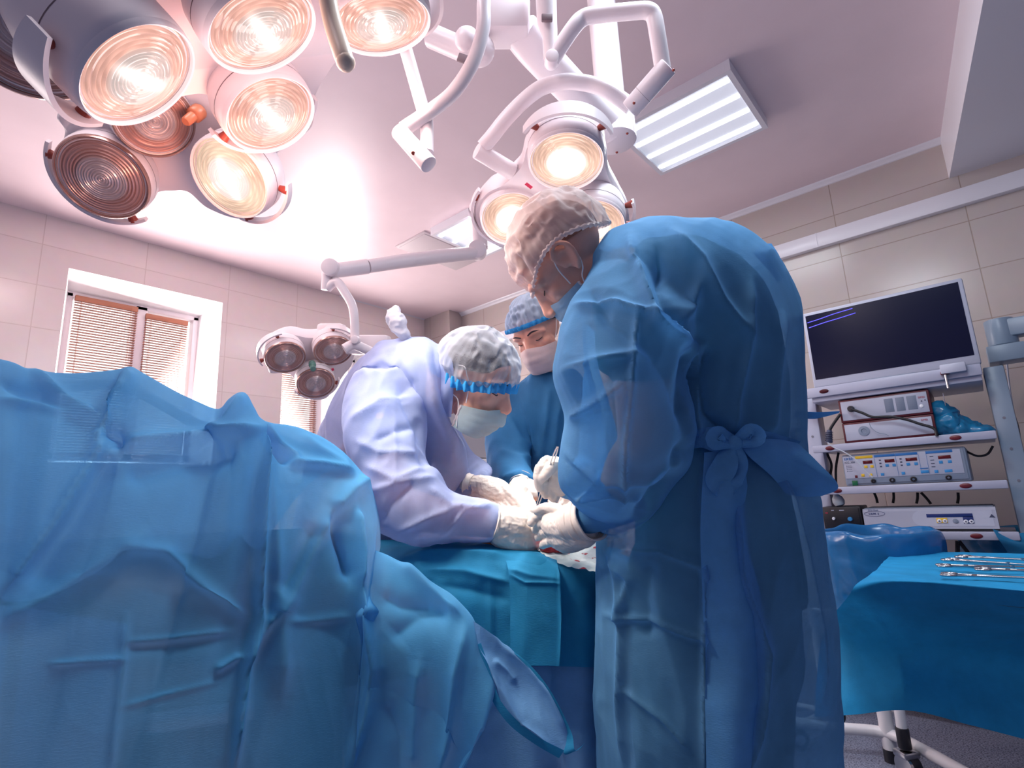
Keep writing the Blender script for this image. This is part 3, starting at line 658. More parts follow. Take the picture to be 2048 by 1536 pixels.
def chain(mb, pts, seg=18, n=None):
    """tapered limb through (px,py,depth,radius) points with round ends"""
    p = np.array([list(P(a[0], a[1], a[2])) + [a[3]] for a in pts])
    return chain_w(mb, p, seg, n)
def chain_w(mb, p, seg=18, n=None):
    p = np.asarray(p, float); q = spline(p, n or max(6, len(p) * 5))
    q[:, 3] = np.clip(q[:, 3], p[:, 3].min(), None)
    mb.tube(q[:, :3], q[:, 3], seg); mb.ball(q[0, :3], q[0, 3] * 1.0, seg=seg); mb.ball(q[-1, :3], q[-1, 3] * 1.0, seg=seg); return mb
def ring_loft(mb, rings, n=48, seg=48, k=1.0):
    """rings of (Lx,Ly,Rx,Ry,depth,half_depth): elliptical cross sections between two outline pixels"""
    R_ = []
    for r in rings:
        d2 = r[6] if len(r) > 6 else r[4]
        a, b = P(r[0], r[1], r[4]), P(r[2], r[3], d2)
        R_.append(list(a) + list(b) + [r[5]])
    q = spline(np.array(R_), n); th = np.arange(seg) * 2 * PI / seg; G = []
    for w in q:
        a, b = w[:3], w[3:6]; c = (a + b) / 2; e1 = (b - a) / 2; e2 = nz(c - CAMP); e2 = nz(e2 - nz(e1) * (e2 @ nz(e1))) * w[6]
        G.append(c + np.cos(th)[:, None] * e1 + np.sin(th)[:, None] * e2)
    return mb.grid(G, closed_v=True, cap=True)
def seg_dist(px, py, poly):
    best = np.full(px.shape, 1e9); arc = np.zeros(px.shape); L = 0; tot = sum(math.hypot(b[0] - a[0], b[1] - a[1]) for a, b in zip(poly, poly[1:]))
    for a, b in zip(poly, poly[1:]):
        dx, dy = b[0] - a[0], b[1] - a[1]; l2 = dx * dx + dy * dy; t = np.clip(((px - a[0]) * dx + (py - a[1]) * dy) / l2, 0, 1)
        d = np.hypot(px - a[0] - t * dx, py - a[1] - t * dy); m = d < best
        best[m] = d[m]; arc[m] = (L + t[m] * math.sqrt(l2)) / tot; L += math.sqrt(l2)
    return best, arc
def sculpt(me, creases, wr=0.006, sc=6.0, seed=1, fine=0.002, stretch=(1, 1, 0.55)):
    """folds: (polyline in frame pixels, height in m, width in px) raised on the facing side, plus paper-like wrinkles everywhere"""
    V = getco(me); N = getno(me)
    if wr:
        p = V * np.array(stretch) * sc; wv = np.stack([vnoise(p * 0.6 + 7, seed + 3), vnoise(p * 0.6 + 31, seed + 4), vnoise(p * 0.6 + 57, seed + 5)], 1)
        d = wr * (ridged(p + wv * 1.3, seed) - 0.1) + wr * 0.5 * ridged(p * 2.1 + wv * 2, seed + 1) + fine * ridged(p * 4.7 + wv * 3, seed + 2)
        V = V + N * d[:, None]
    px, py, dz = proj(V); vd = V - CAMP; vd /= np.linalg.norm(vd, axis=1)[:, None]; face = np.clip(-(N * vd).sum(1) * 2.2 + 0.25, 0, 1)
    D = np.zeros(len(V))
    for poly, amp, w in creases:
        ds, arc = seg_dist(px, py, poly); prof = np.exp(-(ds / w) ** 1.35); D += amp * prof * np.clip(np.minimum(arc, 1 - arc) * 6 + 0.25, 0, 1)
    setco(me, V + N * (D * face)[:, None]); return me

class Head:
    """head frame: x to the person's right, y forward, z to the crown"""
    ears = True
    def __init__(s, o, f, u, k=1.0):
        s.o = np.asarray(o); s.f = nz(f); s.u = nz(u - s.f * (u @ s.f)); s.r = np.cross(s.f, s.u); s.k = k; s.A = np.stack([s.r, s.f, s.u])
    def w(s, p): return s.o + (np.asarray(p, float) * s.k) @ s.A
    def fill(s, mb):
        k = s.k; E = lambda c, r: mb.ball(s.w(c), np.array(r) * k, s.A, 24)
        T = lambda pts: chain_w(mb, [list(s.w(p[:3])) + [p[3] * k] for p in pts], 12)
        E((0, -0.012, 0.035), (0.076, 0.096, 0.084)); E((0, 0.022, 0.03), (0.068, 0.072, 0.07))
        E((0, 0.036, -0.028), (0.062, 0.056, 0.085)); E((0, 0.036, -0.078), (0.050, 0.048, 0.036)); E((0, 0.078, -0.098), (0.020, 0.016, 0.016))
        for x in (1, -1):
            E((x * 0.040, 0.054, -0.018), (0.022, 0.024, 0.022)); E((x * 0.034, 0.068, 0.006), (0.0165, 0.0145, 0.0125))
            T([(x * 0.012, 0.088, 0.024, 0.011), (x * 0.034, 0.084, 0.029, 0.011), (x * 0.055, 0.064, 0.022, 0.011)])
            E((x * 0.014, 0.104, -0.036), (0.009, 0.011, 0.008)); E((x * 0.05, 0.02, -0.072), (0.016, 0.03, 0.022))
            if not s.ears: continue      # flattened under the cap
            # ear: back plate, rolled rim, tragus, lobe
            E((x * 0.080, -0.012, 0.004), (0.0045, 0.016, 0.026)); T([(x * 0.077, -0.012, -0.02, 0.010), (x * 0.078, 0.0, 0.0, 0.008)])
            T([(x * 0.080, 0.008, 0.006, 0.005), (x * 0.086, 0.008, 0.022, 0.005), (x * 0.092, -0.006, 0.034, 0.0055), (x * 0.097, -0.024, 0.030, 0.0055), (x * 0.098, -0.032, 0.010, 0.0055), (x * 0.093, -0.024, -0.014, 0.0055), (x * 0.085, -0.010, -0.028, 0.0075)])
            T([(x * 0.084, -0.004, 0.018, 0.0035), (x * 0.089, -0.018, 0.016, 0.004), (x * 0.089, -0.020, -0.002, 0.004), (x * 0.084, -0.010, -0.014, 0.004)])
            E((x * 0.079, 0.006, -0.006), (0.006, 0.006, 0.007))
        T([(0, 0.090, 0.018, 0.0095), (0, 0.104, -0.008, 0.0095), (0, 0.115, -0.028, 0.0125)]); E((0, 0.113, -0.033), (0.013, 0.012, 0.011)); E((0, 0.092, -0.026), (0.019, 0.021, 0.026)); E((0, 0.082, 0.004), (0.022, 0.018, 0.022))
        T([(-0.022, 0.084, -0.064, 0.006), (0, 0.094, -0.061, 0.0075), (0.022, 0.084, -0.064, 0.006)]); T([(-0.018, 0.084, -0.073, 0.007), (0, 0.092, -0.074, 0.0085), (0.018, 0.084, -0.073, 0.007)])
        return mb
    def shell(s, c, r, axis, pmax, puff=0.0, pleat=0.0, kp=30, seed=1, n=26, seg=120, gather=None, phi0=0.02, cut=None):
        """cap or hair: part of an ellipsoid around the crown axis, with puffed folds and pleats growing to the edge"""
        a, b, z = frame(axis); G = []; th = np.arange(seg) * 2 * PI / seg
        for i in range(n):
            v = i / (n - 1); row = []
            for t_ in th:
                pm = pmax if cut is None else pmax + cut(t_)
                ph = phi0 + (pm - phi0) * v
                d = math.sin(ph) * (math.cos(t_) * a + math.sin(t_) * b) + math.cos(ph) * z
                row.append(d)
            row = np.array(row)
            nn = ridged(row * 4.5 + 3.1 * seed, seed) * puff + vnoise(row * 2.2 + seed, seed + 9) * puff * 1.2
            pl = pleat * (v ** 1.5) * np.abs(np.sin(th * kp / 2)) if pleat else 0
            G.append(s.o + ((np.asarray(c) + row * np.asarray(r) * (1 + nn + pl)[:, None] if pleat or puff else np.asarray(c) + row * np.asarray(r)) * s.k) @ s.A)
        return np.array(G)

def person(name, label, headobj, chains, voxel=0.006, rings=(), headvox=0.0036):
    mb = MB()
    for c in chains: chain(mb, c, 20)
    for r in rings: ring_loft(mb, r, 40, 36)
    headobj.fill(mb)
    me = fuse(mb, 0.0042, 4)
    o = link_mesh('person', me, M_skin, None, True)
    return tag(o, label, 'person')
def garment(name, parent, m, lofts=(), chains=(), voxel=0.008, creases=(), smooth=4, sub=0, **kw):
    mb = MB()
    for r in lofts: ring_loft(mb, r, 56, 48)
    for c in chains: chain(mb, c, 24)
    me = fuse(mb, voxel, smooth)
    if sub: me = evalmesh(me, [('SUBSURF', dict(levels=sub, render_levels=sub))])
    sculpt(me, creases, **kw)
    return link_mesh(name, me, m, parent, True)
def glove(parent, palm, fingers, cuff=None, label=None, wr=0.0012):
    """palm: list of chains; fingers: chains from knuckle to tip"""
    mb = MB()
    for c in palm + fingers: chain(mb, c, 14)
    me = fuse(mb, 0.0022, 3); sculpt(me, (), wr, 30, 11, 0.0006, (1, 1, 1))
    o = link_mesh('glove', me, M_glove, parent, True)
    if label: o['label'] = label
    if cuff:
        p = np.array([P(*c) for c in cuff['ring']]) if 'ring' in cuff else None
    return o
def ribbon(mb, pts, w, thick=0.0015, up=None, n=24, twist=0.0):
    """flat cloth strip through world points; w half width (scalar or per point)"""
    pts = np.asarray(pts, float); w = np.broadcast_to(np.asarray(w, float), (len(pts),)); q = spline(np.hstack([pts, w[:, None]]), n)
    T = np.gradient(q[:, :3], axis=0); T /= np.linalg.norm(T, axis=1)[:, None]; G = []
    for i in range(n):
        view = nz(q[i, :3] - CAMP); sd = nz(np.cross(T[i], view)); 
        if twist: 
            an = twist * i / (n - 1); sd = nz(sd * math.cos(an) + view * math.sin(an))
        nn = np.cross(T[i], sd)
        G.append([q[i, :3] + sd * q[i, 3] * u + nn * (thick * s_ + 0.004 * math.sin(u * 3 + i * 0.5)) for u, s_ in ((-1, 1), (-0.4, 1), (0.2, 1), (1, 1), (1, -1), (0.2, -1), (-0.4, -1), (-1, -1))])
    return mb.grid(G, closed_v=True, cap=True)
def capmesh(parent, name, G, m, thick=0.0008):
    me = MB().grid(G, closed_v=True); mb = me
    return mb.build(name, m, parent, smooth=70, recalc=False)
def frill(G, m, parent, name, w=0.010, k=46, amp=0.006, seed=0, tubes=True):
    """elasticated wavy edge following the last ring of a cap"""
    e = G[-1]; n = len(e); up = nz(G[-2].mean(0) - e.mean(0)); c = e.mean(0); g = []
    q = spline(np.vstack([e, e[:1]]), n * 3)[:-1]; nn = len(q); rnd = np.random.RandomState(seed)
    ph = np.cumsum(0.6 + 0.8 * rnd.rand(nn)); ph = ph / ph[-1] * 2 * PI * k
    rad = (q - c); rad = rad / np.linalg.norm(rad, axis=1)[:, None]
    for s_ in np.linspace(-1, 1, 7):
        g.append(q + up * (s_ * w * 0.8) + rad * ((amp * (0.45 + 0.55 * abs(s_)) * np.sin(ph + s_ * 0.7) + 0.004 * (1 - s_ * s_))[:, None]))
    return MB().grid(np.array(g), closed_v=True).build(name, m, parent, smooth=60, recalc=False)

# ---------------------------------------------------------------- right surgeon (back to us)
h3 = Head(P(1136, 522, 1.16), cvec(-0.55, 0.80, 0.30), cvec(-0.80, -0.55, 0.02), 1.0)
body3 = [[(1150, 545, 1.16, 0.056), (1200, 560, 1.16, 0.062), (1250, 590, 1.16, 0.085)],
         [(1250, 590, 1.16, 0.10), (1350, 660, 1.16, 0.145), (1410, 800, 1.16, 0.145), (1420, 950, 1.16, 0.135), (1425, 1130, 1.16, 0.15)],
         [(1270, 620, 1.06, 0.07), (1285, 730, 1.01, 0.058), (1290, 870, 0.99, 0.050), (1285, 900, 0.99, 0.048), (1258, 935, 1.0, 0.045), (1214, 1008, 1.06, 0.028), (1182, 1034, 1.10, 0.027), (1140, 1055, 1.15, 0.033)],
         [(1260, 620, 1.32, 0.07), (1235, 760, 1.38, 0.055), (1215, 930, 1.38, 0.045), (1170, 965, 1.34, 0.036), (1125, 958, 1.29, 0.029), (1108, 945, 1.285, 0.028)],
         [(1370, 1150, 1.14, 0.10), (1370, 1450, 1.14, 0.075), (1372, 1750, 1.15, 0.058), (1374, 2080, 1.17, 0.042)],
         [(1490, 1150, 1.20, 0.10), (1490, 1450, 1.22, 0.075), (1490, 1750, 1.24, 0.058), (1490, 2010, 1.26, 0.042)],
         [(1374, 2085, 1.16, 0.045), (1330, 2090, 1.18, 0.036)], [(1490, 2015, 1.26, 0.045), (1450, 2025, 1.28, 0.036)]]
s3 = person('person', 'person in sheer blue gown and white cap, standing with back to us, holding forceps', h3, body3)
garment('scrub_top', s3, M_scrub, [
    [(1185, 600, 1290, 480, 1.16, 0.09), (1200, 680, 1390, 490, 1.16, 0.155), (1240, 760, 1500, 560, 1.16, 0.17), (1275, 850, 1550, 700, 1.16, 0.165), (1280, 960, 1555, 930, 1.16, 0.16), (1275, 1120, 1580, 1120, 1.16, 0.165), (1272, 1210, 1590, 1210, 1.16, 0.16)]],
    [[(1270, 610, 1.07, 0.085), (1285, 680, 1.03, 0.078), (1288, 712, 1.015, 0.076)], [(1260, 610, 1.31, 0.085), (1250, 700, 1.35, 0.076)]], 0.009, wr=0.008, seed=4)
garment('trousers', s3, M_scrub, [], [[(1370, 1150, 1.14, 0.115), (1370, 1450, 1.14, 0.10), (1372, 1750, 1.15, 0.085), (1374, 2040, 1.17, 0.075)], [(1490, 1150, 1.20, 0.115), (1490, 1450, 1.22, 0.10), (1490, 1750, 1.24, 0.085), (1490, 1980, 1.26, 0.075)], [(1400, 1170, 1.14, 0.14), (1460, 1170, 1.18, 0.14)]], 0.01, wr=0.008, seed=5)
gown3 = garment('gown', s3, M_gownR, [
    [(1182, 528, 1224, 474, 1.16, 0.075), (1172, 600, 1280, 456, 1.16, 0.135), (1172, 690, 1362, 452, 1.16, 0.185), (1180, 770, 1460, 468, 1.16, 0.205), (1190, 835, 1540, 535, 1.16, 0.205), (1196, 885, 1578, 640, 1.16, 0.20), (1200, 930, 1588, 780, 1.16, 0.19),
     (1202, 990, 1592, 890, 1.16, 0.185), (1202, 1070, 1612, 1010, 1.15, 0.19), (1201, 1160, 1628, 1150, 1.15, 0.20), (1200, 1260, 1642, 1260, 1.15, 0.205), (1199, 1400, 1655, 1400, 1.15, 0.215), (1199, 1540, 1666, 1540, 1.15, 0.225), (1205, 1900, 1690, 1900, 1.16, 0.24)],
    [(1196, 530, 1330, 500, 1.10, 0.09), (1152, 612, 1365, 590, 1.03, 0.115), (1126, 692, 1386, 690, 1.00, 0.115), (1113, 752, 1374, 760, 0.985, 0.108), (1142, 832, 1376, 830, 0.98, 0.10), (1137, 890, 1372, 898, 0.98, 0.10), (1132, 935, 1364, 932, 0.985, 0.095), (1130, 965, 1330, 972, 1.0, 0.085), (1134, 994, 1276, 1044, 1.05, 0.066), (1140, 1008, 1236, 1064, 1.08, 0.054), (1146, 1018, 1214, 1070, 1.095, 0.046), (1152, 1026, 1200, 1068, 1.105, 0.036)]],
    [[(1260, 610, 1.31, 0.10), (1238, 760, 1.37, 0.08), (1215, 920, 1.38, 0.066), (1172, 962, 1.34, 0.048), (1138, 962, 1.30, 0.038)]], 0.0052, [
    ([(1165, 560), (1215, 640), (1290, 690), (1340, 760), (1372, 840)], -0.0135, 22), ([(1260, 470), (1285, 560), (1310, 640), (1372, 690), (1392, 700)], 0.0216, 11), ([(1150, 608), (1230, 606), (1300, 630), (1390, 690)], 0.0162, 7),
    ([(1276, 620), (1262, 780), (1250, 900), (1246, 1010)], 0.0149, 6), ([(1120, 745), (1190, 722), (1262, 706), (1300, 716)], 0.0121, 8), ([(1140, 838), (1200, 800), (1250, 760)], 0.0135, 10),
    ([(1310, 480), (1320, 560), (1345, 620), (1385, 680), (1382, 780), (1375, 880)], -0.0243, 17), ([(1340, 460), (1400, 520), (1440, 600), (1500, 680)], 0.0189, 14), ([(1400, 560), (1370, 640), (1400, 720), (1396, 850), (1400, 900)], 0.0189, 13),
    ([(1420, 690), (1400, 760), (1410, 830), (1460, 870)], -0.0270, 15), ([(1500, 560), (1490, 700), (1470, 800), (1468, 880)], 0.0162, 12), ([(1565, 620), (1550, 750), (1540, 880)], 0.0135, 14), ([(1380, 905), (1460, 886), (1590, 900)], -0.0351, 19),
    ([(1130, 900), (1200, 960), (1300, 960), (1368, 926)], 0.0135, 10), ([(1150, 1000), (1220, 985), (1290, 1000)], 0.0121, 7), ([(1380, 880), (1330, 960), (1260, 1048)], -0.0162, 14),
    ([(1408, 900), (1412, 1100), (1408, 1300), (1410, 1536)], 0.0189, 6), ([(1232, 1080), (1245, 1250), (1240, 1400), (1250, 1536)], 0.0162, 8), ([(1465, 980), (1480, 1150), (1530, 1300), (1520, 1420), (1500, 1536)], 0.0270, 11), ([(1560, 940), (1600, 1100), (1630, 1260), (1640, 1400)], 0.0216, 10),
    ([(1210, 1230), (1300, 1240), (1380, 1270), (1500, 1290)], 0.0108, 6), ([(1230, 1100), (1320, 1100), (1400, 1130), (1450, 1190), (1480, 1260)], 0.0108, 8), ([(1300, 1120), (1290, 1200), (1300, 1280)], -0.0135, 19), ([(1250, 1380), (1330, 1440), (1380, 1500)], 0.0095, 6), ([(1210, 1090), (1260, 1160), (1240, 1240)], 0.0121, 8)],
    wr=0.010, sc=5.5, seed=21, fine=0.0018)
# sash tied in a bow at the back, with its tails
mb = MB()
bp = [(1468, 884, 0.955), (1440, 880, 0.96), (1405, 876, 0.97), (1378, 884, 0.985)]
ribbon(mb, [P(*p) for p in bp], [0.012, 0.022, 0.018, 0.012]); ribbon(mb, [P(1470, 886, 0.955), P(1520, 884, 0.975), P(1560, 890, 1.0), P(1592, 898, 1.03)], [0.013, 0.02, 0.018, 0.016])
ribbon(mb, [P(1462, 880, 0.95), P(1440, 868, 0.935), P(1432, 882, 0.93), P(1462, 892, 0.945)], [0.006, 0.014, 0.016, 0.006], n=18)
ribbon(mb, [P(1470, 880, 0.95), P(1500, 862, 0.94), P(1512, 876, 0.94), P(1474, 890, 0.948)], [0.006, 0.013, 0.015, 0.006], n=18)
ribbon(mb, [P(1464, 892, 0.948), P(1452, 925, 0.943), P(1436, 960, 0.945), P(1446, 986, 0.945)], [0.010, 0.020, 0.021, 0.016], twist=0.5)
ribbon(mb, [P(1470, 892, 0.95), P(1476, 930, 0.945), P(1462, 965, 0.945), P(1464, 992, 0.945)], [0.009, 0.017, 0.018, 0.005], twist=-0.6)
mb.ball(P(1467, 886, 0.948), (0.016, 0.013, 0.012), RC)
mb.build('sash', M_tie, s3, smooth=60)
# loose back panel of the gown standing out to the right, and the neck tie
def sheet(parent, name, m, rows, thick=0.0015, nu=22, nv=22, rip=0.004, seed=3):
    """cloth sheet through a small grid of (px,py,depth) control points"""
    A = np.array([[list(P(*q)) for q in row] for row in rows]); B = np.stack([spline(A[:, j], nu) for j in range(A.shape[1])], 1)
    G = np.stack([spline(B[i], nv) for i in range(nu)], 0)
    du = np.gradient(G, axis=0); dv = np.gradient(G, axis=1); nn = np.cross(du, dv); nn /= np.maximum(np.linalg.norm(nn, axis=2), 1e-9)[:, :, None]
    r = ridged(G.reshape(-1, 3) * 9, seed).reshape(nu, nv); G = G + nn * (r * rip)[:, :, None]
    mb = MB().grid(G); k = len(mb.V); mb2 = MB(); mb2.V = mb.V + [tuple(np.array(v) + np.array(n_) * thick) for v, n_ in zip(mb.V, nn.reshape(-1, 3))]
    F = list(mb.F); F2 = [tuple(i + k for i in f[::-1]) for f in F]; edge = [i * nv for i in range(nu)]
    bd = [(0, j) for j in range(nv)] + [(i, nv - 1) for i in range(1, nu)] + [(nu - 1, j) for j in range(nv - 2, -1, -1)] + [(i, 0) for i in range(nu - 2, 0, -1)]
    bi = [i * nv + j for i, j in bd]; F3 = [(bi[i], bi[(i + 1) % len(bi)], bi[(i + 1) % len(bi)] + k, bi[i] + k) for i in range(len(bi))]
    mb2.F = F + F2 + F3; mb2.MI = [0] * len(mb2.F)
    return mb2.build(name, m, parent, smooth=60)
sheet(s3, 'gown_flap', M_tie, [[(1475, 886, 0.96), (1530, 880, 0.97), (1592, 888, 1.0)], [(1500, 915, 0.955), (1570, 908, 0.965), (1632, 925, 0.99)], [(1540, 950, 0.97), (1610, 945, 0.975), (1672, 972, 0.99)], [(1570, 985, 0.985), (1606, 992, 0.985), (1640, 990, 0.99)]])
sheet(s3, 'gown_flap', M_tie, [[(1590, 822, 1.12), (1590, 836, 1.12)], [(1620, 824, 1.11), (1625, 838, 1.11)], [(1650, 824, 1.10), (1648, 834, 1.10)], [(1680, 822, 1.10), (1678, 826, 1.10)]], rip=0.001)
sheet(s3, 'gown_flap', M_tie, [[(1505, 505, 1.12), (1530, 535, 1.11), (1556, 568, 1.12)], [(1524, 490, 1.11), (1552, 520, 1.09), (1574, 556, 1.11)], [(1545, 484, 1.12), (1566, 518, 1.10), (1584, 556, 1.12)]], rip=0.010)
sheet(s3, 'gown_flap', M_tie, [[(1408, 905, 0.965), (1470, 900, 0.955), (1490, 905, 0.965)], [(1402, 1050, 0.955), (1455, 1050, 0.935), (1490, 1060, 0.96)], [(1406, 1180, 0.965), (1470, 1180, 0.935), (1515, 1190, 0.965)], [(1410, 1300, 0.965), (1485, 1295, 0.935), (1532, 1305, 0.965)], [(1412, 1430, 0.955), (1475, 1430, 0.93), (1512, 1430, 0.955)], [(1415, 1600, 0.945), (1465, 1600, 0.925), (1490, 1600, 0.945)]], rip=0.005, nu=60)
# gloves and forceps
glove(s3, [[(1150, 1050, 1.12, 0.036), (1125, 1052, 1.17, 0.034), (1108, 1050, 1.20, 0.030)], [(1165, 1062, 1.11, 0.034), (1135, 1074, 1.165, 0.033), (1115, 1074, 1.20, 0.026)]],
      [[(1105, 1034, 1.205, 0.013), (1085, 1028, 1.235, 0.011), (1070, 1036, 1.25, 0.010), (1062, 1046, 1.25, 0.009)],
       [(1102, 1048, 1.215, 0.013), (1082, 1048, 1.25, 0.011), (1070, 1058, 1.27, 0.010)], [(1104, 1064, 1.215, 0.012), (1086, 1066, 1.25, 0.011), (1076, 1074, 1.27, 0.009)],
       [(1110, 1080, 1.205, 0.011), (1094, 1086, 1.235, 0.010), (1086, 1090, 1.25, 0.009)], [(1132, 1034, 1.16, 0.014), (1112, 1018, 1.18, 0.012), (1088, 1016, 1.21, 0.010), (1074, 1022, 1.225, 0.009)]])
mb = MB(); 
for t_, dd in ((0, 0.038), (0.35, 0.041), (0.7, 0.044), (1.0, 0.046)):
    a = P(1144, 1046, 1.125) * (1 - t_) + P(1184, 1034, 1.085) * t_; b = P(1184, 1034, 1.085) - P(1144, 1046, 1.125)
    fa, fb, fn = frame(b); th = np.linspace(0, 2 * PI, 33)[:-1]; wv = 1 + 0.03 * np.sin(th * 5 + t_ * 9)
    mb.tube(np.vstack([a + dd * 1.0 * (np.cos(x) * fa * w + np.sin(x) * fb * w) for x, w in zip(np.append(th, th[0]), np.append(wv, wv[0]))]), 0.0026, 8, cap=False)
mb.lathe([(0.037, 0.0), (0.041, 0.02), (0.0455, 0.062), (0.0435, 0.064)], P(1138, 1048, 1.13), P(1184, 1034, 1.085) - P(1138, 1048, 1.13), 40, cap=False).build('glove_cuff', M_glove, s3)
MB().tube([P(1152, 1040, 1.115), P(1180, 1030, 1.088), P(1216, 1008, 1.055), P(1250, 985, 1.03)], [0.030, 0.036, 0.047, 0.056], 32, 24).build('sleeve_cuff', M_tie, s3, smooth=60)
glove(s3, [[(1128, 958, 1.285, 0.030), (1112, 940, 1.28, 0.030), (1097, 932, 1.28, 0.024)], [(1122, 970, 1.285, 0.026), (1108, 960, 1.285, 0.024)]],
      [[(1094, 922, 1.27, 0.0125), (1080, 936, 1.262, 0.0115), (1076, 960, 1.262, 0.0105), (1080, 976, 1.268, 0.009)],
       [(1098, 940, 1.285, 0.012), (1090, 962, 1.275, 0.0115), (1088, 978, 1.278, 0.010), (1091, 990, 1.285, 0.009)],
       [(1106, 950, 1.29, 0.012), (1102, 972, 1.28, 0.011), (1102, 986, 1.282, 0.010), (1104, 995, 1.29, 0.009)],
       [(1116, 960, 1.295, 0.011), (1114, 984, 1.285, 0.010), (1111, 996, 1.287, 0.009), (1108, 1003, 1.292, 0.008)],
       [(1110, 928, 1.26, 0.013), (1100, 938, 1.25, 0.0115), (1090, 950, 1.25, 0.010), (1083, 958, 1.255, 0.009)]])
fc = thing('forceps', 'steel forceps held upright in the gloved hand over the wound', 'forceps', P(1072, 1022, 1.31))
pa, pb = P(1115, 893, 1.225), P(1071, 1024, 1.31)
for s_ in (1, -1):
    q = [pa + (pb - pa) * t_ + RC[0] * s_ * o_ for t_, o_ in ((0, 0.001), (0.1, 0.0028), (0.45, 0.0045), (0.8, 0.003), (1, 0.0006))]
    ww = [0.0055, 0.0062, 0.0050, 0.0028, 0.0013]
    m_ = MB(); sp = spline(np.hstack([np.array(q), np.array(ww)[:, None]]), 20); 
    m_.grid([[r[:3] + RC[2] * r[3] * u + RC[0] * v * 0.0011 for u, v in ((-1, -1), (1, -1), (1, 1), (-1, 1))] for r in sp], closed_v=True, cap=True).build('arm', M_steel, fc)
gr = MB()
for k in range(9):
    c = pa + (pb - pa) * (0.28 + 0.02 * k); gr.obox(c, [RC[0], nz(pb - pa), RC[2]], (0.0062, 0.0006, 0.0045))
gr.build('grip_ridges', M_steel, fc)
# hair, cap, mask
G = h3.shell((0, -0.012, 0.035), (0.0785, 0.0985, 0.0865), (0, -0.45, 0.9), 1.86, 0, 0, n=20, seg=72, cut=lambda t: -0.25)
capmesh(s3, 'hair', G, mat('cropped_hair', (0.30, 0.14, 0.10), 0.8, bump=0.6, bscale=260))
G = h3.shell((0, -0.016, 0.040), (0.0865, 0.108, 0.097), (0, -0.24, 0.97), 1.98, 0.07, 0.035, 44, 3, n=40, seg=160, cut=lambda t: -0.40 * abs(math.cos(t)) ** 3)
capmesh(s3, 'surgical_cap', G, M_capW); frill(G, M_bandW, s3, 'cap_edge', 0.006, 60, 0.003)
def facemask(hd, parent, m, x0=0.066, zt=-0.016, zb=-0.108, side=True, pleats=3, bulge=0.0, xr=1.0, mw=None, yo=0.0):
    nu, nv = 30, 22; G = []
    for i in range(nu):
        u = -1 + 2 * i / (nu - 1); row = []
        for j in range(nv):
            v = j / (nv - 1); z = zt * (1 - v) + zb * v + 0.014 * (abs(u) ** 2) * (0.5 - v) * 2 * -1 + (0.012 * (1 - min(1, abs(u) * 2.2)) * (1 - v))
            y = 0.110 - 0.082 * abs(u) ** 1.9 + 0.016 * math.sin(PI * v) * (1 - abs(u)) + (0.010 * (1 - min(1, abs(u) * 3)) if v < 0.5 else 0) - 0.026 * v * v * (1 - abs(u)) + bulge * (1 - abs(u))
            y += 0.0022 * abs(math.sin(v * PI * (pleats + 1))); y += yo * (1 - 0.35 * abs(u)); x = x0 * math.sin(u * PI / 2 * 0.98)
            row.append(hd.w((x, y, z)))
        G.append(row)
    mb = MB().grid(np.array(G)); o = mb.build('face_mask', m, parent, smooth=60, recalc=False)
    for i in (0, nu - 1):
        st = MB(); st.tube(np.array(G[i]), 0.004, 8, flat=0.35).build('mask_edge', mw or M_maskW, o)
    for s_ in (1, -1):
        e = 0.5
        for zz, ze in ((zt + 0.004, 0.014), (zb + 0.012, -0.018)):
            hook = [hd.w((s_ * x0 * 1.02, 0.030, zz - 0.008 if zz > -0.05 else zz + 0.006))] + ([hd.w((s_ * 0.079, 0.020, 0.002)), hd.w((s_ * 0.0835, 0.006, 0.024)), hd.w((s_ * 0.087, -0.006, 0.040)), hd.w((s_ * 0.082, -0.026, 0.036))] if zz > -0.07 else [hd.w((s_ * 0.074, 0.008, -0.05)), hd.w((s_ * 0.083, -0.012, -0.036)), hd.w((s_ * 0.082, -0.024, -0.020))])
            MB().tube(hook, 0.0013, 8, 14).build('ear_loop', M_cord, o)
    return o
facemask(h3, s3, M_maskB, zt=-0.030, zb=-0.118, yo=-0.016)
def eyebrow(hd, parent, m, xs=(1, -1), brow=True):
    for x in xs:
        if brow: MB().tube([hd.w((x * 0.014, 0.099, 0.027)), hd.w((x * 0.034, 0.096, 0.034)), hd.w((x * 0.056, 0.074, 0.026))], [0.003, 0.0038, 0.0016], 8, 14, flat=0.6).build('eyebrow', m, parent)
        MB().tube([hd.w((x * 0.020, 0.0800, 0.003)), hd.w((x * 0.034, 0.0838, -0.001)), hd.w((x * 0.049, 0.0745, 0.003))], [0.0010, 0.0015, 0.0010], 8, 12).build('eyelash', m, parent)
eyebrow(h3, s3, M_hair, (-1,), False)

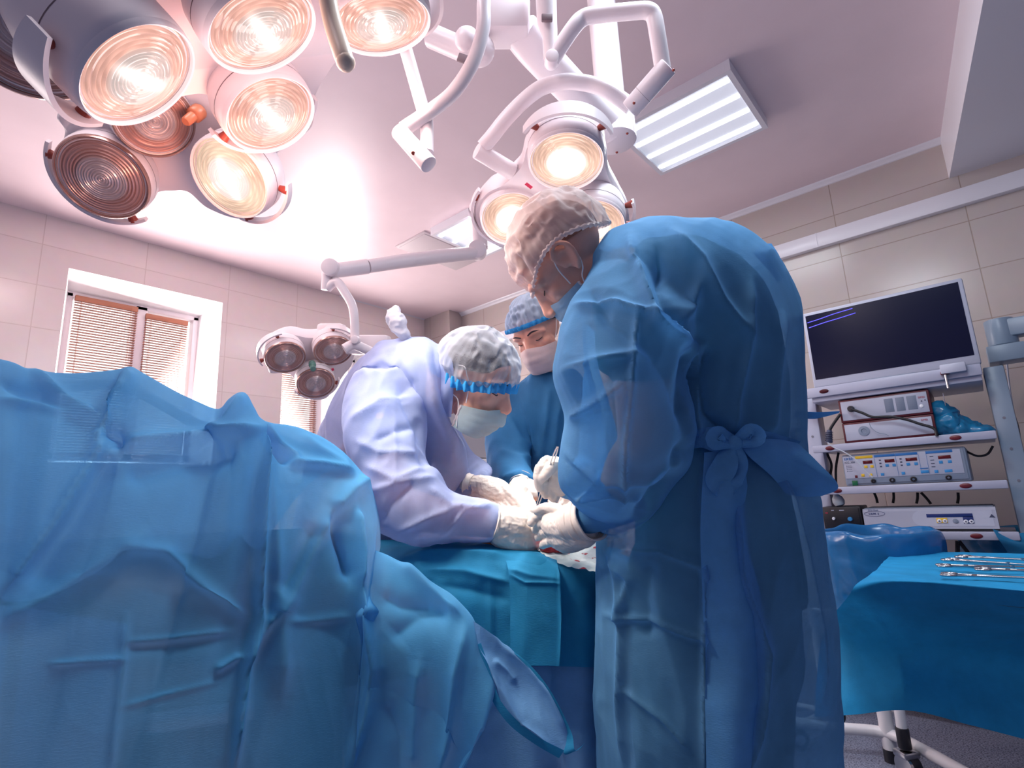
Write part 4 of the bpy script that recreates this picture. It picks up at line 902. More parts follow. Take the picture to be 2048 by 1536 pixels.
# ---------------------------------------------------------------- left surgeon (bending, side view)
h1 = Head(P(948, 764, 1.45), cvec(0.86, 0.40, -0.28), cvec(0.32, -0.92, -0.12), 1.0)
h1.ears = False
body1 = [[(945, 790, 1.46, 0.055), (905, 785, 1.48, 0.058), (850, 790, 1.52, 0.08)],
         [(850, 805, 1.55, 0.08), (795, 855, 1.58, 0.10), (735, 950, 1.66, 0.11), (690, 1080, 1.78, 0.115), (670, 1250, 1.86, 0.12)],
         [(778, 812, 1.43, 0.05), (772, 880, 1.35, 0.052), (790, 990, 1.29, 0.045), (850, 1025, 1.27, 0.043), (960, 1045, 1.28, 0.033), (1010, 1052, 1.30, 0.030)],
         [(872, 850, 1.66, 0.045), (900, 930, 1.67, 0.040), (930, 967, 1.60, 0.032), (955, 972, 1.56, 0.029)],
         [(650, 1250, 1.82, 0.09), (655, 1420, 1.84, 0.07), (658, 1600, 1.86, 0.05)], [(705, 1230, 1.94, 0.09), (705, 1400, 1.96, 0.07), (705, 1570, 1.98, 0.05)]]
s1 = person('person', 'person in pale blue gown bending in from the left, grey net cap with blue frill', h1, body1)
garment('scrub_top', s1, M_scrub2, [[(848, 715, 872, 840, 1.53, 0.09), (785, 735, 875, 900, 1.57, 0.135), (728, 800, 845, 975, 1.62, 0.14), (690, 900, 790, 1060, 1.70, 0.14), (640, 1060, 750, 1140, 1.80, 0.14), (610, 1240, 745, 1240, 1.86, 0.145)]], [[(778, 818, 1.43, 0.060), (768, 900, 1.345, 0.062)]], 0.01, wr=0.006, seed=8)
gown1 = garment('gown', s1, M_gownL, [
    [(876, 692, 890, 832, 1.47, 0.085), (845, 680, 898, 860, 1.50, 0.135), (795, 684, 922, 890, 1.54, 0.18), (745, 702, 928, 935, 1.58, 0.19), (702, 752, 905, 985, 1.62, 0.195), (668, 812, 865, 1040, 1.66, 0.195), (636, 880, 810, 1090, 1.71, 0.195), (606, 980, 770, 1150, 1.77, 0.20), (580, 1150, 780, 1180, 1.83, 0.19), (570, 1300, 780, 1300, 1.87, 0.19), (565, 1520, 785, 1470, 1.90, 0.20)],
    [(715, 745, 838, 742, 1.46, 0.085), (694, 800, 842, 800, 1.40, 0.085), (694, 860, 846, 862, 1.35, 0.085), (714, 940, 852, 925, 1.31, 0.083), (738, 1022, 868, 945, 1.28, 0.075), (792, 1074, 902, 984, 1.26, 0.060), (880, 1086, 944, 1000, 1.265, 0.050), (950, 1084, 978, 1008, 1.28, 0.044), (985, 1080, 998, 1014, 1.29, 0.040)],
    [(862, 885, 912, 850, 1.66, 0.05), (872, 960, 932, 896, 1.67, 0.055), (890, 992, 966, 930, 1.63, 0.055), (915, 996, 978, 942, 1.585, 0.046), (932, 992, 966, 956, 1.565, 0.036)]],
    (), 0.0056, [
    ([(830, 765), (800, 790), (840, 860), (850, 940)], -0.016, 14), ([(800, 740), (770, 720), (720, 745)], 0.010, 12), ([(808, 720), (830, 760), (845, 820)], 0.009, 8), ([(848, 700), (870, 800), (900, 880), (912, 930)], 0.012, 10), ([(868, 690), (880, 780), (905, 850)], -0.008, 8),
    ([(745, 880), (790, 862), (835, 850)], -0.010, 10), ([(710, 880), (760, 905), (840, 905)], 0.009, 9), ([(730, 930), (790, 960), (850, 935)], 0.010, 9), ([(745, 980), (830, 960), (870, 955)], 0.011, 8), ([(830, 960), (780, 1010), (760, 1050)], -0.010, 10),
    ([(860, 975), (900, 1010), (960, 1020)], 0.008, 7), ([(880, 1075), (930, 1020), (985, 1010)], 0.008, 7), ([(800, 1060), (870, 1030), (930, 1010)], 0.009, 7), ([(790, 850), (792, 980)], 0.006, 4), ([(920, 960), (960, 925)], 0.006, 7), ([(700, 840), (760, 800), (820, 790)], 0.008, 8)],
    wr=0.009, sc=7, seed=41, fine=0.0018)
# collar and the neck tie with its white tip
cc = [P(879, 694, 1.43), P(893, 730, 1.385), P(894, 780, 1.37), P(890, 832, 1.39)]
ribbon(MB(), cc, 0.016, 0.002).build('collar', M_gownL, s1, smooth=60)
mb = MB(); G_ = []
mb.tube([P(818, 688, 1.46), P(812, 676, 1.46), P(803, 664, 1.45), P(796, 648, 1.45), P(790, 630, 1.45), P(794, 614, 1.45)], [0.022, 0.012, 0.022, 0.036, 0.028, 0.006], 18, 40, flat=0.55)
me_ = fuse(mb, 0.004, 2); sculpt(me_, (), 0.006, 22, 17, 0.002, (1, 1, 1)); link_mesh('neck_tie', me_, fabric('neck_tie_white', (0.78, 0.80, 0.88), 0.4, 0.1), s1, True)['label'] = 'white bunched neck tie standing up behind the shoulder'
# gloves
gn = glove(s1, [[(1000, 1045, 1.285, 0.040), (1030, 1052, 1.30, 0.044), (1052, 1058, 1.315, 0.038)], [(1005, 1066, 1.285, 0.036), (1038, 1078, 1.30, 0.036), (1058, 1078, 1.32, 0.030)]],
      [[(1056, 1036, 1.325, 0.014), (1074, 1044, 1.345, 0.0125), (1078, 1056, 1.365, 0.011), (1070, 1060, 1.385, 0.010)],
       [(1062, 1052, 1.32, 0.014), (1078, 1060, 1.34, 0.0125), (1081, 1072, 1.36, 0.011), (1072, 1074, 1.38, 0.010)],
       [(1062, 1068, 1.32, 0.0135), (1077, 1076, 1.34, 0.012), (1079, 1086, 1.36, 0.010), (1070, 1088, 1.375, 0.009)],
       [(1056, 1084, 1.315, 0.0125), (1070, 1091, 1.335, 0.011), (1072, 1096, 1.355, 0.009)],
       [(1030, 1030, 1.32, 0.015), (1052, 1024, 1.345, 0.0125), (1068, 1030, 1.365, 0.010)]])
MB().cyl(P(986, 1045, 1.285), P(1006, 1050, 1.29), 0.041, 0.043, 36, 0.002).build('glove_cuff', M_glove, s1)
MB().lathe([(0.0425, -0.002), (0.0455, 0), (0.0425, 0.002)], P(987, 1045, 1.285), P(1006, 1050, 1.29) - P(987, 1045, 1.285), 40, cap=False).build('cuff_roll', M_glove, s1)
glove(s1, [[(938, 972, 1.565, 0.028), (965, 974, 1.545, 0.034), (995, 984, 1.515, 0.036), (1008, 992, 1.50, 0.030)], [(955, 985, 1.55, 0.027), (985, 998, 1.52, 0.027)]],
      [[(1008, 976, 1.495, 0.0135), (1026, 992, 1.47, 0.012), (1038, 1012, 1.455, 0.0105), (1044, 1028, 1.445, 0.009)],
       [(1010, 986, 1.49, 0.0135), (1026, 1004, 1.465, 0.012), (1036, 1022, 1.45, 0.0105), (1042, 1036, 1.44, 0.009)],
       [(1006, 996, 1.49, 0.013), (1020, 1012, 1.465, 0.0115), (1030, 1028, 1.45, 0.010), (1036, 1040, 1.44, 0.009)],
       [(998, 1004, 1.49, 0.012), (1010, 1018, 1.465, 0.0105), (1020, 1032, 1.45, 0.009)],
       [(975, 1000, 1.51, 0.014), (992, 1014, 1.485, 0.012), (1008, 1026, 1.465, 0.010)]])
MB().lathe([(0.033, -0.003), (0.0365, 0), (0.034, 0.004), (0.033, 0.02)], P(937, 971, 1.566), P(960, 974, 1.548) - P(937, 971, 1.566), 36, cap=False).build('glove_cuff', M_glove, s1)
G = h1.shell((0, -0.012, 0.035), (0.0785, 0.0985, 0.0865), (0, -0.30, 0.95), 1.62, 0, 0, n=20, seg=72); capmesh(s1, 'hair', G, M_hairD)
G = h1.shell((0, -0.008, 0.042), (0.099, 0.110, 0.102), (0, -0.05, 0.99), 1.80, 0.05, 0.02, 40, 6, n=36, seg=150, cut=lambda t: 0.06 + 0.16 * abs(math.cos(t)) ** 2 - 0.12 * max(0.0, -math.sin(t)))
capmesh(s1, 'surgical_cap', G, M_capG); frill(G, M_band, s1, 'cap_edge', 0.017, 34, 0.007, 2)
facemask(h1, s1, M_mask, x0=0.076, zt=-0.040, zb=-0.128, pleats=3, bulge=0.006, yo=-0.014); eyebrow(h1, s1, M_hairD, (1,))

# ---------------------------------------------------------------- middle surgeon (facing us, behind)
h2 = Head(P(1078, 668, 1.86), cvec(-0.42, 0.42, -0.80), cvec(-0.40, -0.90, -0.20), 1.0)
h2.ears = False
body2 = [[(1085, 705, 1.87, 0.054), (1105, 750, 1.92, 0.058), (1115, 790, 1.95, 0.09)],
         [(1115, 800, 1.97, 0.12), (1120, 900, 1.98, 0.14), (1125, 1050, 1.98, 0.14), (1125, 1200, 1.98, 0.14)],
         [(1030, 815, 1.90, 0.062), (1018, 900, 1.80, 0.05), (1025, 945, 1.70, 0.042), (1040, 968, 1.60, 0.030)],
         [(1200, 815, 1.92, 0.062), (1215, 900, 1.82, 0.05), (1190, 960, 1.72, 0.04), (1150, 985, 1.62, 0.03)],
         [(1085, 1200, 1.98, 0.09), (1085, 1400, 1.99, 0.065), (1085, 1560, 2.0, 0.05)], [(1165, 1200, 1.98, 0.09), (1165, 1400, 1.99, 0.065), (1165, 1560, 2.0, 0.05)]]
s2 = person('person', 'person facing us between two surgeons, blue striped cap and white mask, eyes lowered', h2, body2)
gown2 = garment('gown', s2, M_gownM, [
    [(1062, 750, 1150, 742, 1.92, 0.09), (1020, 790, 1190, 780, 1.94, 0.15), (992, 838, 1225, 828, 1.95, 0.17), (988, 900, 1238, 900, 1.96, 0.17), (994, 980, 1240, 980, 1.97, 0.17), (996, 1100, 1240, 1100, 1.98, 0.17), (985, 1300, 1250, 1300, 1.98, 0.19), (975, 1500, 1260, 1500, 1.99, 0.2)]],
    [[(1028, 815, 1.90, 0.078), (1014, 880, 1.82, 0.072), (1016, 930, 1.73, 0.062), (1030, 958, 1.65, 0.050), (1038, 968, 1.615, 0.044)], [(1200, 815, 1.92, 0.08), (1215, 900, 1.82, 0.07), (1190, 960, 1.72, 0.055), (1152, 984, 1.63, 0.042)]], 0.008, [
    ([(1040, 780), (1060, 850), (1075, 920), (1080, 960)], 0.014, 8), ([(1100, 780), (1090, 860), (1080, 930)], 0.014, 8), ([(1015, 830), (1040, 880), (1070, 900)], 0.012, 8), ([(1000, 900), (1040, 915), (1075, 915)], 0.010, 7), ([(1120, 800), (1110, 880), (1100, 950)], 0.012, 8), ([(1005, 955), (1040, 945), (1075, 965)], 0.008, 6)],
    wr=0.008, sc=7, seed=61, fine=0.0015)
glove(s2, [[(1042, 966, 1.60, 0.030), (1038, 982, 1.565, 0.034), (1034, 994, 1.54, 0.028)], [(1056, 974, 1.59, 0.026), (1058, 990, 1.56, 0.026)]],
      [[(1024, 992, 1.535, 0.013), (1030, 1010, 1.50, 0.012), (1040, 1024, 1.47, 0.0105), (1050, 1036, 1.45, 0.009)],
       [(1034, 996, 1.525, 0.013), (1042, 1012, 1.49, 0.012), (1050, 1026, 1.465, 0.0105), (1056, 1038, 1.445, 0.009)],
       [(1045, 996, 1.525, 0.013), (1052, 1010, 1.495, 0.0115), (1060, 1024, 1.47, 0.010), (1064, 1034, 1.455, 0.009)],
       [(1056, 994, 1.535, 0.012), (1063, 1006, 1.505, 0.0105), (1070, 1018, 1.48, 0.009)],
       [(1018, 984, 1.55, 0.013), (1016, 1002, 1.53, 0.0115), (1024, 1018, 1.50, 0.010)]])
glove(s2, [[(1152, 984, 1.63, 0.030), (1136, 994, 1.595, 0.034), (1124, 1002, 1.57, 0.030)], [(1146, 996, 1.61, 0.027), (1130, 1006, 1.585, 0.028)]],
      [[(1122, 994, 1.56, 0.013), (1108, 1006, 1.53, 0.012), (1100, 1020, 1.505, 0.0105), (1096, 1032, 1.49, 0.009)], [(1124, 1002, 1.555, 0.013), (1112, 1016, 1.525, 0.012), (1104, 1030, 1.50, 0.0105), (1100, 1040, 1.485, 0.009)],
       [(1128, 1010, 1.555, 0.0125), (1118, 1024, 1.525, 0.0115), (1110, 1036, 1.50, 0.010), (1106, 1044, 1.49, 0.009)], [(1134, 1014, 1.56, 0.0115), (1126, 1026, 1.535, 0.0105), (1119, 1036, 1.515, 0.009)], [(1130, 986, 1.575, 0.013), (1114, 992, 1.555, 0.0115), (1102, 1002, 1.535, 0.010)]])
MB().lathe([(0.036, -0.003), (0.0385, 0), (0.035, 0.004), (0.034, 0.02)], P(1042, 962, 1.61), P(1039, 980, 1.57) - P(1042, 962, 1.61), 36, cap=False).build('glove_cuff', M_glove, s2)
G = h2.shell((0, -0.012, 0.035), (0.0785, 0.0985, 0.0865), (0, -0.30, 0.95), 1.62, 0, 0, n=20, seg=72); capmesh(s2, 'hair', G, M_hairD)
G = h2.shell((0, -0.012, 0.042), (0.086, 0.104, 0.096), (0, -0.12, 0.99), 1.48, 0.05, 0.10, 26, 9, n=34, seg=150, cut=lambda t: 0.05)
capmesh(s2, 'surgical_cap', G, M_capB); frill(G, M_band, s2, 'cap_edge', 0.010, 34, 0.004, 5)
facemask(h2, s2, M_maskW, zt=-0.020, zb=-0.115); eyebrow(h2, s2, M_hairD)

# ================================================================== PATIENT, TABLE, DRAPES
M_drape = fabric('drape_sheer_blue', (0.10, 0.44, 0.78), 0.38, 0.26, tcol=(0.42, 0.70, 0.96), edge=0.55, crease=0.45, csc=4.5)
M_drape2 = fabric('drape_blue', (0.02, 0.27, 0.52), 0.30, 0.06)
M_drape3 = fabric('drape_light_blue', (0.17, 0.42, 0.76), 0.22, 0.06)
M_table = mat('dark_vinyl', (0.02, 0.02, 0.03), 0.5)
M_flesh = mat('wound_red', (0.55, 0.03, 0.04), 0.25, bump=0.8, bscale=160, var=0.3)
def gauze_mat():
    m = fabric('gauze_stained', (0.70, 0.82, 0.84), 0.2, 0.0, fib=0.8)
    t = m.node_tree; N = t.nodes; L = t.links; b = N['Principled BSDF']; src = b.inputs['Base Color'].links[0].from_socket
    tc = N.new('ShaderNodeTexCoord'); v = N.new('ShaderNodeTexNoise'); v.inputs['Scale'].default_value = 42; v.inputs['Detail'].default_value = 3
    L.new(tc.outputs['Object'], v.inputs['Vector'])
    r = N.new('ShaderNodeValToRGB'); r.color_ramp.elements[0].position = 0.61; r.color_ramp.elements[1].position = 0.645
    r.color_ramp.elements[0].color = (0, 0, 0, 1); r.color_ramp.elements[1].color = (1, 1, 1, 1)
    L.new(v.outputs['Fac'], r.inputs[0]); mx = N.new('ShaderNodeMixRGB'); L.new(r.outputs[0], mx.inputs[0]); L.new(src, mx.inputs[1]); mx.inputs[2].default_value = (0.45, 0.01, 0.03, 1)
    L.new(mx.outputs[0], b.inputs['Base Color']); return m
M_backing = mat('backing_dark', (0.004, 0.020, 0.045), 0.7)  # near-black, for the dark interior seen through the sheer drape
# patient lying along the table, head to the left
mb = MB()
chain(mb, [(960, 1140, 1.45, 0.125), (1040, 1140, 1.48, 0.135), (1150, 1134, 1.53, 0.14), (1260, 1126, 1.60, 0.14), (1360, 1118, 1.66, 0.12)], 24)
chain(mb, [(960, 1097, 1.40, 0.022), (1010, 1102, 1.38, 0.026), (1060, 1098, 1.39, 0.030), (1110, 1099, 1.40, 0.026), (1150, 1098, 1.42, 0.018)], 18)
chain(mb, [(940, 1100, 1.33, 0.012), (960, 1090, 1.315, 0.013), (985, 1088, 1.31, 0.016), (1012, 1093, 1.305, 0.012)], 14)
chain(mb, [(1340, 1112, 1.66, 0.06), (1400, 1108, 1.70, 0.055), (1450, 1106, 1.74, 0.055)], 18)
for dd, yy in ((-0.09, 4), (0.10, -4)):
    chain(mb, [(960, 1146 + yy, 1.45 + dd * 0.8, 0.09), (760, 1160 + yy, 1.42 + dd, 0.075), (560, 1172 + yy, 1.38 + dd, 0.055), (330, 1190, 1.33 + dd, 0.04), (290, 1180, 1.32 + dd, 0.035)], 18)
    chain(mb, [(1340, 1118, 1.66 + dd * 1.7, 0.055), (1230, 1140, 1.59 + dd * 2.0, 0.042), (1120, 1158, 1.53 + dd * 2.1, 0.034), (1060, 1162, 1.49 + dd * 2.0, 0.03)], 14)
hd4 = Head(P(1475, 1108, 1.76), np.array([0, 0, 1.0]), RC[0] * np.array([1, 1, 0]), 1.0); hd4.fill(mb)
me = fuse(mb, 0.006, 3); me.materials.clear()
_cen = np.empty(len(me.polygons) * 3); me.polygons.foreach_get('center', _cen); _cen = _cen.reshape(-1, 3)
_far = (np.linalg.norm(_cen - P(1060, 1090, 1.40), axis=1) > 0.26).astype(int)
pat = link_mesh('person', me, [M_iodine, M_skin], None, True); me.polygons.foreach_set('material_index', _far)
G = hd4.shell((0, -0.012, 0.040), (0.088, 0.106, 0.098), (0, -0.15, 0.98), 1.50, 0.05, 0.04, 30, 12, n=30, seg=120); capmesh(pat, 'surgical_cap', G, M_capB); frill(G, M_band, pat, 'cap_edge', 0.010, 34, 0.004, 7)
tag(pat, 'patient lying on the table under blue drapes, orange stained skin at the wound', 'person')
wb = MB(); wc = P(1104, 1096, 1.293)
wb.ball(wc, (0.030, 0.016, 0.012), [RC[0], RC[2], RC[1]], 22)
for k in range(10):
    c = P(1086 + 5 * k + 4 * math.sin(k * 2.1), 1095 + 4 * math.cos(k * 1.7), 1.288); wb.ball(c, 0.005 + 0.003 * (k % 3), seg=10)
wb.build('wound', M_flesh, pat, smooth=60)['label'] = 'red open wound'
# operating table under the drapes
ot = thing('operating_table', 'operating table with dark padded top hidden beneath the blue drapes', 'operating table', P(950, 1500, 1.55) * np.array([1, 1, 0]))
axd = nz((P(1475, 1108, 1.76) - P(560, 1172, 1.38)) * np.array([1, 1, 0])); ayd = np.array([-axd[1], axd[0], 0.0])
tc_ = (P(940, 1150, 1.46)); tc_[2] = 0.70
MB().obox(tc_ + np.array([0, 0, 0.035]), [axd, ayd, [0, 0, 1]], (0.80, 0.24, 0.035), 0.02).build('mattress', M_table, ot)
MB().obox(tc_ + np.array([0, 0, -0.02]), [axd, ayd, [0, 0, 1]], (0.80, 0.235, 0.02), 0.006).build('tabletop', M_steel, ot)
cb = tc_ - np.array([0, 0, 0.70])
MB().obox(np.array([cb[0], cb[1], 0.36]), [axd, ayd, [0, 0, 1]], (0.14, 0.12, 0.32), 0.02).build('column', M_white, ot)
MB().obox(np.array([cb[0], cb[1], 0.045]), [axd, ayd, [0, 0, 1]], (0.50, 0.22, 0.045), 0.02).build('base', M_white, ot)

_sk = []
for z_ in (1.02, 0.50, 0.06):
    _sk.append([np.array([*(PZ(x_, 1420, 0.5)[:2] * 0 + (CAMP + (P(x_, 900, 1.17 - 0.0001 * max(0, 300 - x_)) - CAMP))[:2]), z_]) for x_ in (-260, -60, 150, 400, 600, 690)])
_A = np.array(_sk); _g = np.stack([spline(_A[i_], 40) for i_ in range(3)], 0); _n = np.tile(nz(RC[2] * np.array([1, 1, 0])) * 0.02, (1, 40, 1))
MB().grid(np.concatenate([_g, _g[::-1] + _n, _g[:1]], 0)).build('dark_backing', M_backing, ot, smooth=50)  # added sheet, stands in for the shade behind the lower sheer drape
def cloth_grid(rows, nu=60, nv=70):
    A = np.array([[list(P(*q)) for q in row] for row in rows]); B = np.stack([spline(A[:, j], nu) for j in range(A.shape[1])], 1)
    return np.stack([spline(B[i], nv) for i in range(nu)], 0)
def cloth(name, m, rows, creases, parent=None, nu=110, nv=130, **kw):
    G = cloth_grid(rows, nu, nv); mb = MB().grid(G)
    me = bpy.data.meshes.new(name); me.from_pydata(mb.V, [], mb.F); me.update()
    N = getno(me); V = getco(me)
    if ((N * (V - CAMP)).sum(1)).mean() > 0: me.flip_normals()
    sculpt(me, creases, **kw)
    return link_mesh(name, me, m, parent, True)
# table drape, under layer: light blue sheet hanging to the bottom
cols = [690, 740, 780, 820, 860, 900, 980, 1060, 1120, 1170, 1210, 1260]
coff = [0, 0, 0, 0, 0, 0, 0, 0, 0.01, 0.03, 0.07, 0.13]
def trow(ys, ds): return [(x, y, d + o_) for x, y, d, o_ in zip(cols, ys, ds, coff)]
y1 = [1120, 1110, 1098, 1088, 1084, 1080, 1086, 1088, 1086, 1084, 1080, 1080]
def alt(a, b): return [a, b] * 6
base = cloth('table_drape', M_drape3, [trow([y - 6 for y in y1], [1.86] * 12), trow([y + 8 for y in y1], [1.62] * 12), trow([1124, 1120, 1114, 1106, 1100, 1098, 1104, 1110, 1110, 1108, 1104, 1100], [1.36] * 12),
     trow([1170, 1164, 1156, 1146, 1140, 1136, 1138, 1142, 1146, 1148, 1146, 1140], [1.235] * 12), trow([1240] * 12, alt(1.20, 1.19)),
     trow([1390] * 12, alt(1.17, 1.155)), trow([1580] * 12, alt(1.14, 1.12)), trow([1760] * 12, [1.10] * 12)],
     [([(1098, 1332), (1092, 1400), (1130, 1480)], 0.012, 7), ([(1060, 1400), (1120, 1500), (1140, 1560)], 0.012, 8), ([(1180, 1490), (1130, 1450)], 0.008, 6)], wr=0.004, sc=8, seed=71, fine=0.001)
tag(base, 'light blue sheet hanging lowest down the front of the operating table', 'surgical drape')
cols = [620, 720, 820, 900, 980, 1060, 1120, 1170, 1210, 1260]; coff = [0, 0, 0, 0, 0, 0, 0.01, 0.03, 0.07, 0.13]
ov = cloth('overlay_drape', M_drape2, [trow([1083, 1082, 1080, 1076, 1080, 1084, 1082, 1080, 1076, 1076], [1.60] * 10), trow([1100, 1098, 1090, 1082, 1086, 1098, 1102, 1102, 1098, 1096], [1.37] * 10), trow([1124, 1120, 1106, 1094, 1096, 1106, 1118, 1122, 1124, 1124], [1.27] * 10),
     trow([1160, 1150, 1142, 1130, 1128, 1132, 1140, 1150, 1150, 1150], [1.215] * 10), trow([1200, 1200, 1196, 1190, 1188, 1190, 1196, 1198, 1200, 1200], [1.19, 1.185, 1.19, 1.18, 1.19, 1.185, 1.19, 1.185, 1.19, 1.19]),
     trow([1270] * 10, [1.17, 1.165, 1.17, 1.16, 1.17, 1.165, 1.17, 1.165, 1.17, 1.17]), trow([1340, 1338, 1336, 1334, 1333, 1332, 1332, 1333, 1334, 1334], [1.152] * 10)],
     [([(820, 1112), (880, 1106), (960, 1108), (1010, 1112)], 0.012, 7), ([(850, 1140), (930, 1142), (1020, 1164)], 0.010, 8), ([(880, 1170), (940, 1180), (1015, 1200)], -0.008, 12), ([(980, 1150), (982, 1260), (980, 1330)], 0.005, 4), ([(840, 1125), (850, 1165)], 0.01, 10)], wr=0.004, sc=8, seed=72, fine=0.0008)
tag(ov, 'deep blue sheet across the operating table with straight lower hem', 'surgical drape')
sp_ = cloth('hanging_drape', M_drape2, [[(x, y, d) for x, y, d in zip((1008, 1040, 1080, 1113), (1096, 1100, 1110, 1122), (1.285, 1.28, 1.26, 1.245))], [(1012, 1122, 1.22), (1045, 1128, 1.215), (1085, 1136, 1.21), (1117, 1142, 1.205)],
     [(1018, 1152, 1.19), (1050, 1158, 1.187), (1090, 1164, 1.185), (1121, 1166, 1.182)], [(1020, 1200, 1.174), (1052, 1202, 1.168), (1092, 1204, 1.168), (1122, 1204, 1.172)], [(1021, 1330, 1.135), (1052, 1331, 1.130), (1090, 1331, 1.130), (1118, 1332, 1.135)]],
     [([(1018, 1140), (1060, 1152), (1120, 1160)], 0.010, 8), ([(1020, 1150), (1050, 1166), (1120, 1168)], 0.006, 3), ([(1118, 1130), (1122, 1250), (1118, 1330)], 0.004, 3)], nu=70, nv=50, wr=0.002, sc=9, seed=73, fine=0.0006)
tag(sp_, 'narrow blue drape panel hanging over the table front below the glove', 'surgical drape')
gz = cloth('gauze_pad', gauze_mat(), [[(1050, 1092, 1.345), (1090, 1090, 1.345), (1140, 1090, 1.35), (1206, 1084, 1.35)], [(1066, 1098, 1.315), (1100, 1104, 1.30), (1150, 1108, 1.30), (1206, 1104, 1.30)], [(1084, 1108, 1.275), (1120, 1118, 1.258), (1164, 1126, 1.25), (1206, 1128, 1.25)], [(1100, 1120, 1.245), (1130, 1132, 1.228), (1170, 1142, 1.215), (1206, 1146, 1.212)]],
     [], nu=40, nv=50, wr=0.004, sc=16, seed=74, fine=0.002)
tag(gz, 'white gauze pad with blood spots lying on the drape by the wound', 'gauze')
st = MB(); st.tube([P(1160, 1074, 1.20), P(1163, 1088, 1.20), P(1158, 1100, 1.205)], [0.007, 0.008, 0.003], 12, 12, flat=0.4)
tag(st.build('suction_tip', mat('black_rubber', (0.012, 0.012, 0.016), 0.4)), 'small black rubber tip under the wrinkled glove cuff', 'instrument')

# big sheer drape over the screen frame in the left foreground
TOP = [(-170, 690, .84), (0, 718, .86), (62, 738, .90), (150, 743, .95), (232, 738, .99), (268, 739, 1.0), (340, 777, 1.03), (390, 800, 1.06), (437, 815, 1.09), (462, 795, 1.09), (486, 786, 1.09), (503, 812, 1.09), (518, 842, 1.10), (545, 846, 1.12), (590, 852, 1.15), (630, 866, 1.17), (668, 888, 1.19), (704, 922, 1.20), (735, 965, 1.20), (746, 1000, 1.19), (752, 1050, 1.17), (744, 1076, 1.15),
       (740, 1096, 1.14), (778, 1112, 1.13), (812, 1134, 1.12), (845, 1158, 1.11), (880, 1178, 1.10), (912, 1200, 1.085), (946, 1240, 1.07), (958, 1300, 1.05), (972, 1340, 1.035), (984, 1372, 1.02), (978, 1402, 1.01), (956, 1444, 1.0), (932, 1490, .99), (905, 1540, .98), (870, 1620, .97)]
BOT0, BOT1 = np.array([-170, 1760.0]), np.array([850, 1760.0])
T_ = spline(np.array(TOP), 300); nv_ = 220; arcx = np.linspace(0, 1, len(T_))
bx = np.interp(np.arange(len(T_)) / (len(T_) - 1), [0, 0.22, 0.42, 0.56, 0.75, 1.0], [-170, 150, 430, 640, 780, 850])
bd = np.interp(np.arange(len(T_)) / (len(T_) - 1), [0, 0.22, 0.42, 0.56, 0.75, 1.0], [.68, .73, .80, .88, .93, .95])
G = []
for i in range(len(T_)):
    row = []; tx, ty, td = T_[i]
    fl_ = 0.34 * min(1.0, max(0.12, (15 + 0 * tx + (705 - tx)) / 300.0)) if tx < 800 else 0.02
    for u in (1.0, 0.85, 0.7, 0.55, 0.4, 0.27, 0.15, 0.06):
        q = P(tx, ty, td); q = q + nz(RC[2] * np.array([1, 1, 0])) * (0.030 * min(1, u * 3) + 0.012 * math.sin(i * 0.133) * u) + np.array([0, 0, -0.004 - fl_ * u * (1 + 0.12 * math.sin(i * 0.082))]); row.append(q)
    for j in range(nv_):
        v = j / (nv_ - 1); vv = v ** 1.0
        x = tx + (bx[i] - tx) * (0.5 * vv + 0.5 * vv * vv); y = ty + (1760 - ty) * vv
        d = td + (bd[i] - td) * (vv ** 0.8); d -= 0.02 * math.sin(PI * min(1, vv * 2.5)) if vv < 0.4 else 0
        row.append(P(x, y, d))
    G.append(row)
mb = MB().grid(np.array(G)); me = bpy.data.meshes.new('screen_drape'); me.from_pydata(mb.V, [], mb.F); me.update()
if ((getno(me) * (getco(me) - CAMP)).sum(1)).mean() > 0: me.flip_normals()
